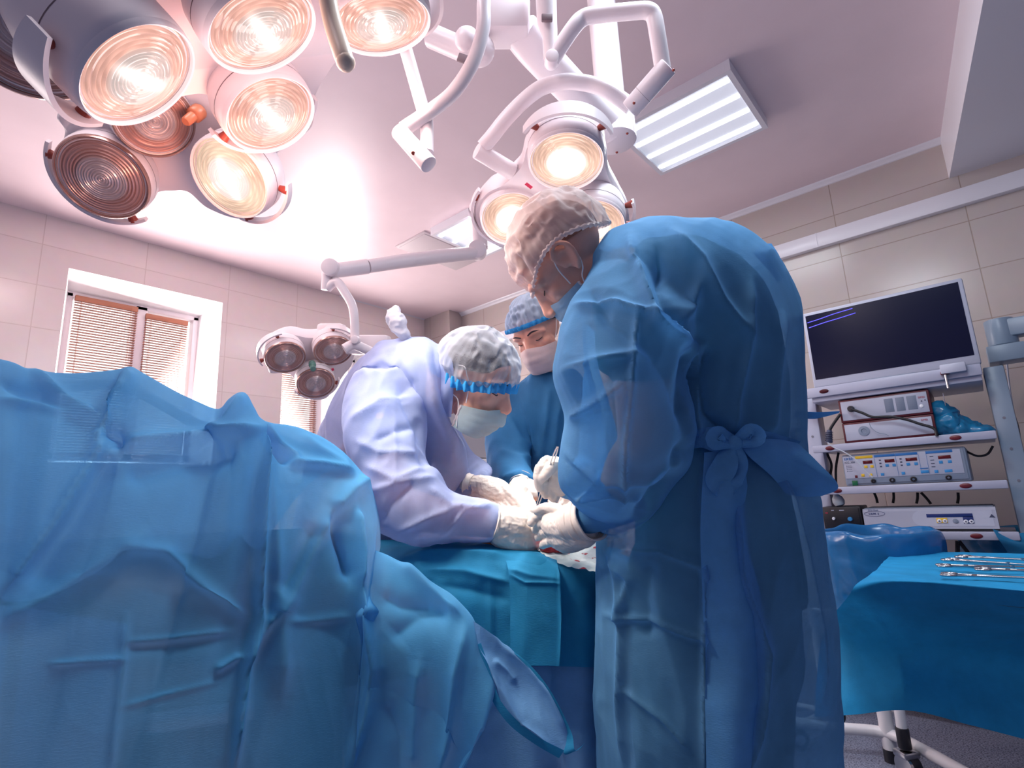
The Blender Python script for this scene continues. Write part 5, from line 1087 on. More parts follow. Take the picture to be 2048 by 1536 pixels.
sculpt(me, [
    ([(517, 850), (518, 960), (517, 1100), (515, 1240), (492, 1330), (480, 1430), (468, 1540)], 0.0390, 7), ([(517, 850), (540, 1000), (560, 1200), (560, 1400)], 0.0260, 24),
    ([(262, 742), (246, 790), (226, 830), (206, 862), (188, 885)], 0.0390, 10), ([(234, 860), (214, 880), (160, 960), (110, 1040), (40, 1130), (0, 1180)], 0.0312, 13), ([(205, 862), (232, 872), (240, 890)], -0.0455, 14), ([(215, 900), (150, 1040), (60, 1180)], -0.0260, 32),
    ([(517, 856), (424, 869), (330, 878), (238, 886)], 0.0338, 9), ([(480, 900), (400, 920), (310, 940), (250, 960)], -0.0234, 27), ([(60, 740), (130, 800), (205, 838)], 0.0234, 8), ([(0, 800), (90, 812), (190, 836)], 0.0182, 8), ([(0, 760), (60, 790), (150, 830)], -0.0156, 14),
    ([(440, 868), (465, 830), (486, 790)], 0.0208, 7), ([(522, 860), (552, 900), (578, 926)], -0.0390, 10), ([(530, 850), (560, 890), (590, 912), (590, 925)], 0.0208, 6), ([(572, 926), (640, 930), (706, 945)], 0.0234, 7), ([(600, 870), (640, 900), (700, 935)], 0.0130, 10),
    ([(735, 960), (700, 985), (668, 1020)], 0.0286, 13), ([(668, 1022), (676, 1060), (690, 1110), (700, 1160)], -0.0416, 13), ([(712, 1020), (716, 1060), (722, 1110), (722, 1170)], 0.0338, 7), ([(722, 1170), (738, 1260), (752, 1332), (735, 1430), (700, 1536)], 0.0364, 10),
    ([(668, 1020), (620, 1110), (580, 1190), (545, 1240)], 0.0286, 14), ([(640, 1050), (600, 1130), (560, 1190)], -0.0286, 21), ([(570, 1245), (640, 1240), (700, 1232)], 0.0080, 6), ([(250, 1285), (350, 1276), (460, 1262)], 0.0080, 5), ([(240, 1297), (350, 1292), (470, 1277)], -0.0060, 16), ([(100, 1328), (180, 1322), (250, 1318)], 0.0091, 4), ([(240, 1415), (330, 1390), (440, 1362)], 0.0050, 4),
    ([(485, 1330), (520, 1270), (545, 1230)], 0.0208, 7), ([(430, 1340), (480, 1310)], 0.0156, 6), ([(252, 1090), (330, 1100), (420, 1180), (500, 1240)], 0.0156, 11), ([(0, 1240), (120, 1180), (230, 1110), (300, 1060)], 0.0182, 21), ([(252, 1230), (245, 1340), (232, 1440), (222, 1540)], 0.0078, 6),
    ([(800, 1125), (860, 1180), (920, 1230)], 0.0208, 11), ([(760, 1190), (800, 1210), (870, 1210)], -0.0182, 18), ([(780, 1280), (840, 1230), (900, 1220)], -0.0208, 24), ([(930, 1250), (910, 1350), (905, 1440), (880, 1540)], 0.0208, 10), ([(840, 1320), (830, 1420), (820, 1540)], 0.0182, 14), ([(770, 1400), (800, 1480), (800, 1560)], -0.0156, 18)],
    wr=0.0055, sc=4.2, seed=81, fine=0.0012, stretch=(1, 1, 0.6))
me = evalmesh(me, [('SMOOTH', dict(factor=0.5, iterations=3))])
scd = link_mesh('screen_drape', me, M_drape, None, True)
tag(scd, 'large sheer blue drape hung over a screen frame in the left foreground', 'surgical drape')
# loose tail of that drape trailing to the lower right
tail = cloth('drape_tail', M_drape3, [[(946, 1242, 1.062), (975, 1262, 1.065), (1003, 1287, 1.07)], [(958, 1300, 1.045), (1005, 1318, 1.06), (1052, 1330, 1.065)], [(985, 1372, 1.02), (1040, 1380, 1.045), (1098, 1386, 1.05)], [(1014, 1430, 1.005), (1075, 1440, 1.02), (1134, 1471, 1.03)], [(1060, 1470, 1.0), (1100, 1490, 1.005), (1132, 1505, 1.01)]],
     [([(1003, 1290), (1052, 1332), (1098, 1388), (1132, 1470)], 0.010, 9), ([(960, 1305), (990, 1375), (1040, 1450), (1100, 1495)], 0.012, 9), ([(985, 1320), (1010, 1340), (1030, 1365)], 0.008, 8)], nu=70, nv=50, wr=0.003, sc=9, seed=83, fine=0.0008)
tag(tail, 'loose pointed tail of blue drape trailing towards the standing person', 'surgical drape')
tl2 = cloth('drape_edge', M_drape2, [[(1003, 1286, 1.066), (1010, 1292, 1.066)], [(1044, 1322, 1.058), (1060, 1330, 1.058)], [(1092, 1382, 1.044), (1104, 1386, 1.044)], [(1132, 1466, 1.028), (1142, 1462, 1.028)], [(1128, 1508, 1.005), (1150, 1500, 1.01)], [(1160, 1496, 1.03), (1170, 1484, 1.04)]], [], nu=40, nv=8, wr=0.001, sc=9, seed=84, fine=0.0)
tl2.parent = tail; tl2.matrix_parent_inverse = Matrix.Translation(-tail.location)
tl3 = cloth('drape_edge', M_drape2, [[(950, 1290, 1.045), (962, 1286, 1.045)], [(968, 1345, 1.028), (980, 1340, 1.028)], [(984, 1400, 1.01), (998, 1394, 1.01)], [(1020, 1450, 0.998), (1030, 1436, 0.998)], [(1070, 1488, 0.994), (1078, 1474, 0.994)], [(1118, 1516, 1.0), (1128, 1500, 1.0)]], [], nu=40, nv=8, wr=0.001, sc=9, seed=85, fine=0.0)
tl3.parent = tail; tl3.matrix_parent_inverse = Matrix.Translation(-tail.location)
# sheet hanging behind the sheer drape at lower left
bs = cloth('inner_drape', M_drape3, [[(-180, 1200, 1.02), (0, 1210, 1.02), (120, 1225, 1.02), (256, 1248, 1.02)], [(-180, 1300, 1.0), (0, 1310, 1.0), (120, 1310, 1.0), (250, 1300, 1.0)], [(-190, 1500, .97), (0, 1510, .96), (120, 1505, .97), (234, 1500, .96)], [(-200, 1760, .92), (0, 1760, .92), (120, 1760, .92), (215, 1760, .92)]], [], nu=50, nv=50, wr=0.004, sc=7, seed=86, fine=0.001)
tag(bs, 'inner blue sheet showing through the sheer drape at the lower left', 'surgical drape')
M_grey_ = mat('frame_grey', (0.10, 0.14, 0.22), 0.6)
# screen frame carrying the drape
fr = thing('anaesthesia_screen', 'metal screen frame under the big sheer drape in the left foreground', 'screen frame', P(480, 1500, 1.10) * np.array([1, 1, 0]))
fp = [P(-60, 765, .96), P(100, 775, 1.0), P(250, 775, 1.07), P(400, 850, 1.14), P(500, 862, 1.17), P(600, 892, 1.21), P(680, 925, 1.235)]
MB().tube(fp, 0.010, 14, 50).build('bar', M_grey_, fr)
for p_ in (fp[1], fp[4]):
    MB().tube([p_, np.array([p_[0], p_[1], 0.03])], 0.010, 14).build('post', M_grey_, fr)
    MB().cyl(np.array([p_[0], p_[1], 0.0]), np.array([p_[0], p_[1], 0.03]), 0.09, 0.08, 28, 0.006).build('foot', M_steel, fr)

# ================================================================== EQUIPMENT CART AND RIGHT SIDE
XC = 3.15
M_cart = mat('cart_grey', (0.42, 0.44, 0.56), 0.35)
M_post = mat('cart_post', (0.26, 0.34, 0.44), 0.35)
M_under = mat('cart_underside', (0.20, 0.20, 0.25), 0.5)
M_redcap = mat('cart_red_cap', (0.12, 0.008, 0.018), 0.4)
M_black = mat('black_plastic', (0.012, 0.012, 0.018), 0.4)
M_cable = mat('cable_black', (0.010, 0.010, 0.014), 0.5)
M_screen = mat('screen_glass', (0.004, 0.006, 0.028), 0.22, spec=0.15)
M_face = mat('device_white', (0.44, 0.47, 0.58), 0.4)
M_dred = mat('device_dark_red', (0.10, 0.01, 0.02), 0.4)
M_grey = mat('device_grey', (0.22, 0.27, 0.36), 0.45)
M_grey2 = mat('device_panel_grey', (0.16, 0.20, 0.28), 0.45)
M_blue = mat('panel_blue', (0.02, 0.16, 0.46), 0.4)
M_btn = mat('button_blue', (0.03, 0.24, 0.55), 0.4)
M_yel = mat('panel_yellow', (0.80, 0.52, 0.03), 0.4)
M_disp = mat('display_red', (0.10, 0.004, 0.008), 0.2)
M_navy = mat('panel_navy', (0.01, 0.03, 0.16), 0.35)
M_txt = mat('print_dark', (0.05, 0.06, 0.12), 0.5)
M_txtr = mat('print_red', (0.42, 0.02, 0.06), 0.5)
M_grn = mat('switch_green', (0.01, 0.12, 0.05), 0.3)
M_wbtn = mat('button_white', (0.75, 0.78, 0.85), 0.4)
M_bag = None
def bag_mat(name, c, tp=0.15):
    m = fabric(name, c, 0.25, tp, rough=0.22, fib=0.0); b = m.node_tree.nodes['Principled BSDF']; b.inputs['Specular IOR Level'].default_value = 0.7; return m
M_bag = bag_mat('plastic_bag_blue', (0.02, 0.20, 0.50)); M_bag2 = bag_mat('plastic_bag_cyan', (0.02, 0.26, 0.52), 0.05)
def yz(px, py, X=XC): q = PX(px, py, X); return q[1], q[2]
def rectX(mb, px0, py0, px1, py1, X, t, bev=0.0, mi=0):
    """axis aligned block facing the room (-x): corners given by two frame pixels at plane X, thickness t away"""
    a, b = yz(px0, py0, X), yz(px1, py1, X); return mb.box((X, a[0], a[1]), (X + t, b[0], b[1]), bev, mi)
def text(parent, s, px, py, h, X, m, name='lettering', align='LEFT'):
    cu = bpy.data.curves.new('t', 'FONT'); cu.body = s; cu.size = h; cu.align_x = align; cu.extrude = 0.0003
    o = bpy.data.objects.new('t', cu); COL.objects.link(o); bpy.context.evaluated_depsgraph_get().update()
    me = bpy.data.meshes.new_from_object(o.evaluated_get(bpy.context.evaluated_depsgraph_get())); bpy.data.objects.remove(o)
    y, z = yz(px, py, X); v = getco(me).copy(); w = np.stack([np.full(len(v), X) - v[:, 2], y - v[:, 0], z + v[:, 1]], 1); setco(me, w)
    return link_mesh(name, me, m, parent, None)
ct = thing('equipment_cart', 'tall grey equipment cart with shelves and dark red caps against the right wall', 'cart', (XC + 0.25, 0.32, 0))
yl, yr = 0.70, -0.035
ZS = [1.558, 1.258, 1.046, 0.832]      # shelf top heights: monitor tray, then three shelves
tops = []
for k, z in enumerate(ZS):
    s = MB(); s.box((XC, yr - 0.005, z - (0.052 if k == 0 else 0.036)), (XC + 0.02, yl - 0.02, z), 0.005); s.box((XC + 0.01, yr, z - 0.03), (XC + 0.46, yl - 0.03, z - 0.012), 0.003)
    if k == 0: s.box((XC + 0.02, yr, z - 0.075), (XC + 0.44, yl - 0.05, z - 0.03), 0.003)
    so = s.build('shelf', [M_cart], ct)
    for yy in ((0.585, 0.585) if k == 0 else (0.60, 0.10)):
        MB().ball((XC - 0.001, yy, z - (0.026 if k == 0 else 0.018)), (0.004, 0.022, 0.011), seg=18).build('cap', M_redcap, so)
for y, x in ((yr - 0.045, XC + 0.16), (yl + 0.005, XC + 0.16)):
    p = MB(); p.box((x, y - 0.04, 0.10), (x + 0.14, y + 0.035, 1.56), 0.008); po = p.build('post', M_post if y < 0 else M_cart, ct)
    sc_ = MB()
    for z in (0.62, 0.76, 0.90, 1.04, 1.18, 1.32): sc_.cyl((x - 0.002, y, z), (x + 0.01, y, z), 0.006, seg=12)
    sc_.build('screw_holes', M_under, po)
MB().box((XC + 0.10, yr - 0.04, 0.08), (XC + 0.40, yl + 0.03, 0.13), 0.008).build('base', M_cart, ct)
MB().tube([(XC + 0.02, yl + 0.035, 1.30), (XC - 0.02, yl + 0.055, 1.31), (XC - 0.03, yl + 0.055, 1.345), (XC + 0.06, yl + 0.03, 1.355)], 0.012, 12, 20).build('handle', M_redcap, ct)
for y in (yr, yl):
    for x in (XC + 0.03, XC + 0.42):
        MB().lathe([(0.018, -0.014), (0.048, -0.013), (0.052, 0), (0.048, 0.013), (0.018, 0.014)], (x, y, 0.052), (0.4, 1, 0), 28).build('caster', M_black, ct)
        MB().cyl((x, y, 0.05), (x, y, 0.11), 0.016).build('caster_stem', M_cart, ct)
# monitor
mo = thing('monitor', 'flat monitor with white frame and dark screen on top of the cart', 'monitor', (XC + 0.12, 0.30, 1.558))
XM = XC + 0.04
b0, b1 = yz(1604, 630, XM), yz(1966, 738, XM)
zt, zb = yz(1770, 590, XM)[1], yz(1790, 752, XM)[1]
MB().box((XM, b1[0], zb), (XM + 0.05, b0[0], zt), 0.008).build('bezel', M_face, mo)
sy0, sy1 = yz(1620, 690, XM)[0], yz(1933, 640, XM)[0]; sz1, sz0 = yz(1765, 598, XM)[1], yz(1790, 735, XM)[1]
scn = MB().box((XM - 0.001, sy1, sz0), (XM + 0.004, sy0, sz1)).build('screen', M_screen, mo)
dm = emit('screen_trace', (0.12, 0.10, 0.95), 0.8)
MB().tube([(XM - 0.0015, *yz(x, y, XM)) for x, y in ((1615, 646), (1640, 638), (1668, 628), (1705, 617))], 0.0022, 6, 16).build('trace', dm, scn)
MB().tube([(XM - 0.0015, *yz(x, y, XM)) for x, y in ((1618, 656), (1650, 645), (1680, 636), (1711, 626))], 0.0022, 6, 16).build('trace', dm, scn)
MB().box((XM + 0.05, 0.22, zb + 0.06), (XM + 0.14, 0.40, zt - 0.08), 0.02).build('back_housing', M_grey, mo)
MB().box((XM + 0.052, 0.27, 1.56), (XM + 0.11, 0.35, zb + 0.10), 0.004).box((XM + 0.0, 0.20, 1.558), (XM + 0.2, 0.42, 1.568), 0.004).build('stand', M_grey, mo)
# camera-head holder at the tray's right end
eh = thing('endoscope_holder', 'small white holder block with a steel rod at the right end of the monitor tray', 'holder', PX(1912, 745, XC - 0.02))
hb = MB(); rectX(hb, 1878, 730, 1934, 741, XC - 0.03, 0.06, 0.005); hb.build('block', M_face, eh)
h0 = PX(1890, 744, XC - 0.01)
MB().cyl(h0 + np.array([0, 0, -0.012]), h0 + np.array([0, 0, 0.004]), 0.018, seg=24, bev=0.003).build('knob', M_redcap, eh)
MB().cyl(h0 + np.array([0, 0, -0.075]), h0, 0.006).build('rod', M_steel, eh)
MB().box(PX(1885, 786, XC), PX(1892, 811, XC) + np.array([0.01, 0, 0]), 0.002).build('strap', M_under, eh)
# two white-fronted units on the upper shelf
def device(name, label, cat, X, y0, y1, z0, z1, dep, face, side, bev=0.004, group=None):
    t = thing(name, label, cat, (X + dep / 2, (y0 + y1) / 2, z0), group)
    MB().box((X + 0.004, y0, z0), (X + dep, y1, z1), bev).build('housing', side, t)
    f = MB().box((X, y0 + 0.010, z0 + 0.010), (X + 0.006, y1 - 0.010, z1 - 0.010), 0.001).build('front_panel', face, t); return t, f
XD = XC + 0.03
uy0, uy1 = yz(1868, 835, XD)[0], yz(1685, 860, XD)[0]
lz0 = ZS[1] + 0.002; lz1 = lz0 + 0.100
t1, f1 = device('video_processor', 'lower white fronted unit with round grey socket on upper cart shelf', 'medical device', XD, uy0, uy1, lz0, lz1, 0.32, M_face, M_dred)
t2, f2 = device('light_source', 'upper white fronted unit with three grey panels on the cart', 'medical device', XD, uy0, uy1, lz1 + 0.002, lz1 + 0.118, 0.32, M_face, M_dred)
for px0, px1 in ((1770, 1788), (1793, 1811), (1816, 1836)):
    m_ = MB(); a = yz(px0, 815, XD)[0]; b = yz(px1, 815, XD)[0]; m_.box((XD - 0.001, b, lz1 + 0.030), (XD + 0.004, a, lz1 + 0.096), 0.0008); m_.build('panel', M_grey2, f2)
text(f2, 'SIMEI', 1836, 797, 0.012, XD - 0.0012, M_txtr); text(f1, 'SIMEI', 1842, 842, 0.012, XD - 0.0012, M_txtr)
cs = np.array([XD, *yz(1728, 862, XD)])
MB().lathe([(0.024, 0), (0.024, 0.003), (0.012, 0.004), (0.010, 0.001)], cs, (-1, 0, 0), 30).build('socket', M_grey, f1)
MB().lathe([(0.016, 0), (0.014, 0.02), (0.010, 0.03)], np.array([XD, *yz(1702, 818, XD)]), (-1, 0, 0), 24).build('plug', M_black, f2)
for nm, px, py, r_ in (('dial', 1843, 812, 0.008), ('button', 1843, 802, 0.003), ('button', 1850, 800, 0.003)):
    MB().lathe([(r_, 0), (r_, 0.002), (r_ * 0.8, 0.003)], np.array([XD, *yz(px, py, XD)]), (-1, 0, 0), 20).build(nm, M_wbtn if nm == 'dial' else M_txt, f2)
# electrosurgical unit
ez0 = ZS[2] + 0.002; ez1 = yz(1800, 902, XD)[1]; ey0, ey1 = yz(1938, 930, XD)[0], yz(1686, 935, XD)[0]
t3, f3 = device('electrosurgical_unit', 'grey blue unit with yellow and blue panels and red displays, middle shelf', 'medical device', XD, ey0, ey1, ez0, ez1, 0.30, M_grey, M_grey, 0.008)
fz0 = ez0 + 0.036
pn = MB().box((XD - 0.002, ey0 + 0.02, fz0), (XD + 0.004, ey1 - 0.006, ez1 - 0.010), 0.001).build('display_panel', M_face, t3)
def U(u): return ey1 - 0.006 - u * (ey1 - ey0 - 0.026)          # 0..1 across the panel, left to right
def Vv(v): return ez1 - 0.010 - v * (ez1 - 0.010 - fz0)           # 0..1 down
def pad(u0, v0, u1, v1, m, name, par=pn, t=0.0015): MB().box((XD - 0.002 - t, U(u1), Vv(v1)), (XD - 0.001, U(u0), Vv(v0)), 0.0004).build(name, m, par)
pad(0.115, 0.0, 0.275, 0.12, M_yel, 'yellow_bar')
for u0, u1 in ((0.29, 0.47), (0.475, 0.66), (0.73, 0.94)): pad(u0, 0.0, u1, 0.11, M_blue, 'blue_bar')
for u0, u1 in ((0.18, 0.265), (0.375, 0.46), (0.555, 0.65), (0.82, 0.92)): pad(u0, 0.23, u1, 0.37, M_disp, 'display')
for u, v, m in ((0.185, 0.5, M_yel), (0.24, 0.5, M_yel), (0.145, 0.88, M_yel), (0.215, 0.88, M_yel), (0.375, 0.5, M_btn), (0.435, 0.5, M_btn), (0.555, 0.5, M_btn), (0.62, 0.5, M_btn), (0.32, 0.88, M_btn), (0.50, 0.88, M_btn), (0.82, 0.5, M_btn), (0.89, 0.5, M_btn), (0.77, 0.88, M_btn)):
    pad(u, v - 0.06, u + 0.03, v + 0.06, m, 'button')
pad(0.66, 0.80, 0.725, 0.92, M_btn, 'button'); pad(0.66, 0.70, 0.725, 0.74, M_blue, 'blue_bar'); pad(0.85, 0.82, 0.91, 0.94, M_btn, 'button'); pad(0.085, 0.86, 0.11, 0.98, M_redcap, 'button')
for u in (0.285, 0.472, 0.665, 0.728): pad(u, 0.0, u + 0.002, 0.97, M_blue, 'divider')
def text_uv(par, s, u, v, h, m):
    o = text(par, s, 1700, 930, h, XD - 0.0036, m); y, z = yz(1700, 930, XD - 0.0036)
    o.data.transform(Matrix.Translation((0, U(u) - y, Vv(v) - z))); return o
text_uv(pn, 'ERBE', 0.008, 0.16, 0.019, M_blue); text_uv(pn, 'ICC 350', 0.010, 0.30, 0.013, M_txt)
for u, v in ((0.02, 0.42), (0.02, 0.50), (0.02, 0.58), (0.02, 0.66)): pad(u, v - 0.012, u + 0.006, v + 0.018, M_txt, 'indicator'); pad(u + 0.012, v - 0.006, u + 0.05, v + 0.006, M_txt, 'printed_line')
for u in (0.325, 0.505):
    for v in (0.22, 0.36, 0.50): pad(u, v, u + 0.018, v + 0.06, M_txt, 'symbol')
for v in (0.22, 0.38, 0.52, 0.66): pad(0.755, v, 0.785, v + 0.03, M_txt, 'symbol')
pad(0.05, 1.10, 0.10, 1.32, M_grn, 'switch')
for u, r_ in ((0.245, 0.011), (0.41, 0.012), (0.59, 0.013), (0.87, 0.012)):
    c = (XD, U(u), ez0 + 0.019); so = MB().lathe([(r_, 0), (r_, 0.004), (r_ * 0.7, 0.005), (r_ * 0.6, 0.001)], c, (-1, 0, 0), 26).build('socket', M_black, t3)
    MB().lathe([(r_ * 0.45, 0), (r_ * 0.4, 0.004)], c, (-1, 0, 0), 16).build('pin', M_steel if u > 0.3 else M_black, so)
# lower console, black box
cz0 = ZS[3] + 0.002; cz1 = yz(1860, 1016, XD)[1]; cy0, cy1 = yz(1996, 1040, XD)[0], yz(1726, 1030, XD)[0]
t4 = thing('surgical_console', 'long pale console with navy strip and yellow keys, lowest visible shelf', 'medical device', (XD + 0.15, (cy0 + cy1) / 2, cz0))
hs = MB(); pf = [(XD, cz0), (XD, cz1 - 0.012), (XD + 0.012, cz1), (XD + 0.26, cz1), (XD + 0.26, cz0)]
hs.prism([(x, cy0, z) for x, z in pf], (0, cy1 - cy0, 0)); hs.build('housing', M_face, t4)
MB().box((XD + 0.015, cy0 + 0.006, cz1), (XD + 0.25, cy1 - 0.006, cz1 + 0.004), 0.002).build('lid', M_grey, t4)
MB().box((XD - 0.002, cy0, cz0 - 0.001), (XD + 0.01, cy1, cz0 + 0.008)).build('base_strip', M_black, t4)
def rect2(par, px0, py0, px1, py1, m, name, t=0.002): 
    m_ = MB(); rectX(m_, px0, py0, px1, py1, XD - t, t + 0.001, 0.0004); return m_.build(name, m, par)
rc = MB(); a = yz(1822, 1022, XD); b = yz(1990, 1052, XD); rr = (a[1] - b[1]) / 2
ol = [(XD - 0.001, a[0] - rr + rr * math.cos(t_), (a[1] + b[1]) / 2 + rr * math.sin(t_)) for t_ in np.linspace(-PI / 2, PI / 2, 14)] + [(XD - 0.001, b[0], a[1]), (XD - 0.001, b[0], b[1])]
rc.prism(ol, (0.0012, 0, 0)); fp_ = rc.build('front_panel', mat('console_panel', (0.50, 0.54, 0.66), 0.4), t4)
rect2(fp_, 1852, 1028, 1946, 1034, M_navy, 'display'); rect2(fp_, 1925, 1033, 1949, 1047, M_navy, 'key_panel'); rect2(fp_, 1872, 1036, 1896, 1046, M_yel, 'key_panel', 0.003)
def key(par, px, py, r_, m, up=None):
    c = np.array([XD - 0.003, *yz(px, py, XD)]); k_ = MB().lathe([(r_, 0), (r_, 0.001), (r_ * 0.9, 0.0015)], c, (-1, 0, 0), 22).build('key', m, par)
    if up is not None:
        s_ = 1 if up else -1; MB().prism([c + np.array([-0.0016, 0.5 * r_, -0.35 * r_ * s_]), c + np.array([-0.0016, -0.5 * r_, -0.35 * r_ * s_]), c + np.array([-0.0016, 0, 0.5 * r_ * s_])], (-0.0004, 0, 0)).build('arrow', M_txt, k_)
for px, u_ in ((1879, True), (1890, False)): key(fp_, px, 1042, 0.0085, M_wbtn, u_)
for px, u_ in ((1932, True), (1943, False)): key(fp_, px, 1043, 0.0085, M_wbtn, u_)
key(fp_, 1911, 1042, 0.010, M_grey)
w0 = np.array([XD - 0.001, *yz(1984, 1032, XD)]); MB().prism([w0 + np.array([0, 0.010, -0.006]), w0 + np.array([0, -0.010, -0.006]), w0 + np.array([0, 0, 0.009])], (-0.0006, 0, 0)).build('warning_mark', M_txt, t4)
text(t4, 'FMS Mitek', 1736, 1022, 0.010, XD - 0.0012, M_navy); text(t4, 'VAPR II', 1737, 1030, 0.014, XD - 0.0012, M_navy)
oc = np.array([XD - 0.001, *yz(1749, 1027.5, XD)]); th = np.linspace(0, 2 * PI, 40)
MB().tube(np.stack([np.full(40, oc[0]), oc[1] + 0.042 * np.cos(th), oc[2] + 0.012 * np.sin(th)], 1), 0.0007, 6, cap=False).build('oval', M_navy, t4)
by0, by1 = yz(1727, 1030, XD)[0] + 0.008, yz(1645, 1030, XD)[0]
t5, f5 = device('control_box', 'small black control box with two knobs beside the pale console', 'medical device', XD, by0, by1, cz0, yz(1690, 1013, XD)[1], 0.2, M_black, M_black, 0.006)
for px, py, m, r_ in ((1668, 1037, M_wbtn, 0.007), (1701, 1038, M_btn, 0.010)):
    MB().lathe([(r_, 0), (r_, 0.012), (r_ * 0.8, 0.014)], np.array([XD, *yz(px, py, XD)]), (-1, 0, 0), 22).build('knob', m, f5)
rect2(f5, 1662, 1020, 1668, 1021.5, M_face, 'printed_line'); rect2(f5, 1678, 1020, 1688, 1021.5, M_face, 'printed_line'); rect2(f5, 1650, 1025, 1656, 1027, M_txtr, 'printed_line')
bl = MB(); bc = PX(1676, 1000, XC + 0.06); bl.lathe([(0.004, 0.05), (0.008, 0.03), (0.024, 0.012), (0.028, -0.008), (0.022, -0.026), (0.010, -0.032)], bc, (0.0, 0.25, 1), 24)
tag(bl.build('rubber_bulb', mat('bulb_grey', (0.35, 0.40, 0.45), 0.3)), 'grey pear shaped bulb above the black control box', 'bulb')
# cables
def cable(pts, r, label, X=None, m=None, name='cable'):
    p = [PX(a[0], a[1], X if len(a) < 3 else a[2]) for a in pts]
    return tag(MB().tube(p, r, 10, len(pts) * 8).build(name, m or M_cable, smooth=60), label, 'cable')
cable([(1702, 818), (1725, 826), (1746, 834), (1780, 833.5), (1812, 839), (1840, 848), (1868, 857), (1874, 872)], 0.0065, 'thick black cable drooping across the two white fronted units', XD - 0.035)
cable([(1738, 845), (1743, 856), (1755, 865), (1770, 868), (1778, 872)], 0.0015, 'thin grey wire dangling over the lower white fronted unit', XD - 0.012, M_grey)
cable([(1655, 885), (1668, 895), (1690, 905), (1712, 920), (1730, 940), (1745, 955)], 0.003, 'thin pale wire hanging across the unit with yellow panel', XC - 0.04, mat('wire_pale', (0.5, 0.55, 0.62), 0.4))
cable([(1681, 828), (1668, 846), (1660, 860), (1655, 880)], 0.007, 'looped black cord hanging left of the white fronted units', XD - 0.01)
cable([(1933, 903), (1955, 912), (1975, 908), (1986, 892)], 0.005, 'black cable looping right from the middle shelf unit', XD + 0.12)
cable([(1653, 905), (1663, 930), (1658, 962)], 0.006, 'black cable hanging behind left end of middle shelf, outer one', XD + 0.2)
cable([(1677, 905), (1672, 935), (1672, 966)], 0.006, 'black cable hanging behind left end of middle shelf, inner one', XD + 0.2)
for k, (a, b) in enumerate((((1748, 985), (1755, 1006)), ((1787, 985), (1786, 1006)), ((1835, 985), (1833, 1007)), ((1842, 985), (1862, 1008)), ((1916, 985), (1915, 1007)))):
    cable([a, ((a[0] + b[0]) / 2 + 1, (a[1] + b[1]) / 2), b], 0.006, ['leftmost black cable between the pale console and shelf above', 'second black cable from left above the pale console', 'upright black cable above the navy strip of the pale console', 'slanting black cable above the pale console', 'rightmost black cable above the pale console'][k], XD + 0.2)
cable([(1915, 1082), (1915, 1110)], 0.009, 'upright black cable below the lowest shelf', XD + 0.1); cable([(1918, 1082), (1938, 1108)], 0.008, 'slanting black cable below the lowest shelf', XD + 0.1)
pl_ = MB(); pc_ = PX(1656, 872, XD - 0.02); pl_.cyl(pc_ + np.array([0, 0, -0.035]), pc_ + np.array([0, -0.01, 0.03]), 0.016, 0.012, 16, 0.003)
for k in range(6): pl_.lathe([(0.017, -0.002), (0.019, 0), (0.017, 0.002)], pc_ + np.array([0, -0.0015 * k, -0.028 + 0.009 * k]), (0, 0, 1), 18, cap=False)
tag(pl_.build('connector_plug', M_txt), 'ribbed dark plug hanging at the left end of the upper shelf', 'plug')
# crumpled blue drape on the upper shelf
def crumple(name, m, base, label, cat, amp=0.02, sc=9, seed=3, vox=0.006, squash=None):
    mb = MB()
    for c, r in base: mb.ball(c, r, seg=18)
    me = fuse(mb, vox, 2); sculpt(me, (), amp, sc, seed, amp * 0.3, (1, 1, 1)); return tag(link_mesh(name, me, m, None, True), label, cat)
X1 = XC + 0.12
crumple('blue_cloth', M_bag2, [(PX(1886, 836, X1), (0.05, 0.045, 0.07)), (PX(1895, 850, X1), (0.07, 0.06, 0.05)), (PX(1925, 858, X1), (0.06, 0.07, 0.03)), (PX(1955, 862, X1), (0.06, 0.055, 0.022)), (PX(1915, 848, X1), (0.05, 0.05, 0.03))], 'crumpled blue cloth lying on the right of the upper cart shelf', 'cloth', 0.016, 11, 5)
# grey arm on the wall
wa = thing('wall_arm', 'grey jointed arm reaching in at the right edge beside the monitor', 'support arm', PX(1994, 728, 3.55))
a0 = PX(1996, 640, 3.55); a1 = PX(2004, 692, 3.55)
MB().cyl(np.array([a0[0], a0[1], a1[2]]), np.array([a0[0], a0[1], a0[2]]), 0.058, 0.058, 32, 0.006).build('pivot', M_post, wa)
MB().box((3.50, -1.0, a1[2] + 0.035), (3.60, a0[1] - 0.02, a0[2] - 0.01), 0.008).build('beam', M_post, wa)
MB().box((3.48, a0[1] - 0.07, PX(2000, 727, 3.55)[2]), (3.62, a0[1] + 0.07, a1[2] - 0.003), 0.006).build('socket_block', M_post, wa)
MB().box((3.52, -1.05, 1.2), (3.94, -0.98, 2.4), 0.01).build('wall_bracket', M_post, wa)
cable([(2002, 728, 3.62), (2012, 770, 3.7), (2022, 815, 3.75), (2036, 860, 3.8), (2044, 930, 3.8), (2058, 990, 3.8)], 0.007, 'long black cable running down the wall at the right edge')
cable([(2003, 770, 3.75), (2014, 800, 3.75), (2022, 828, 3.75), (2010, 852, 3.7)], 0.007, 'short curved black cable behind the right post of the cart')
cable([(2014, 728, 3.85), (2020, 780, 3.88), (2036, 880, 3.88), (2040, 960, 3.88)], 0.004, 'thin pale tube on the wall beside the long black cable', m=M_face)

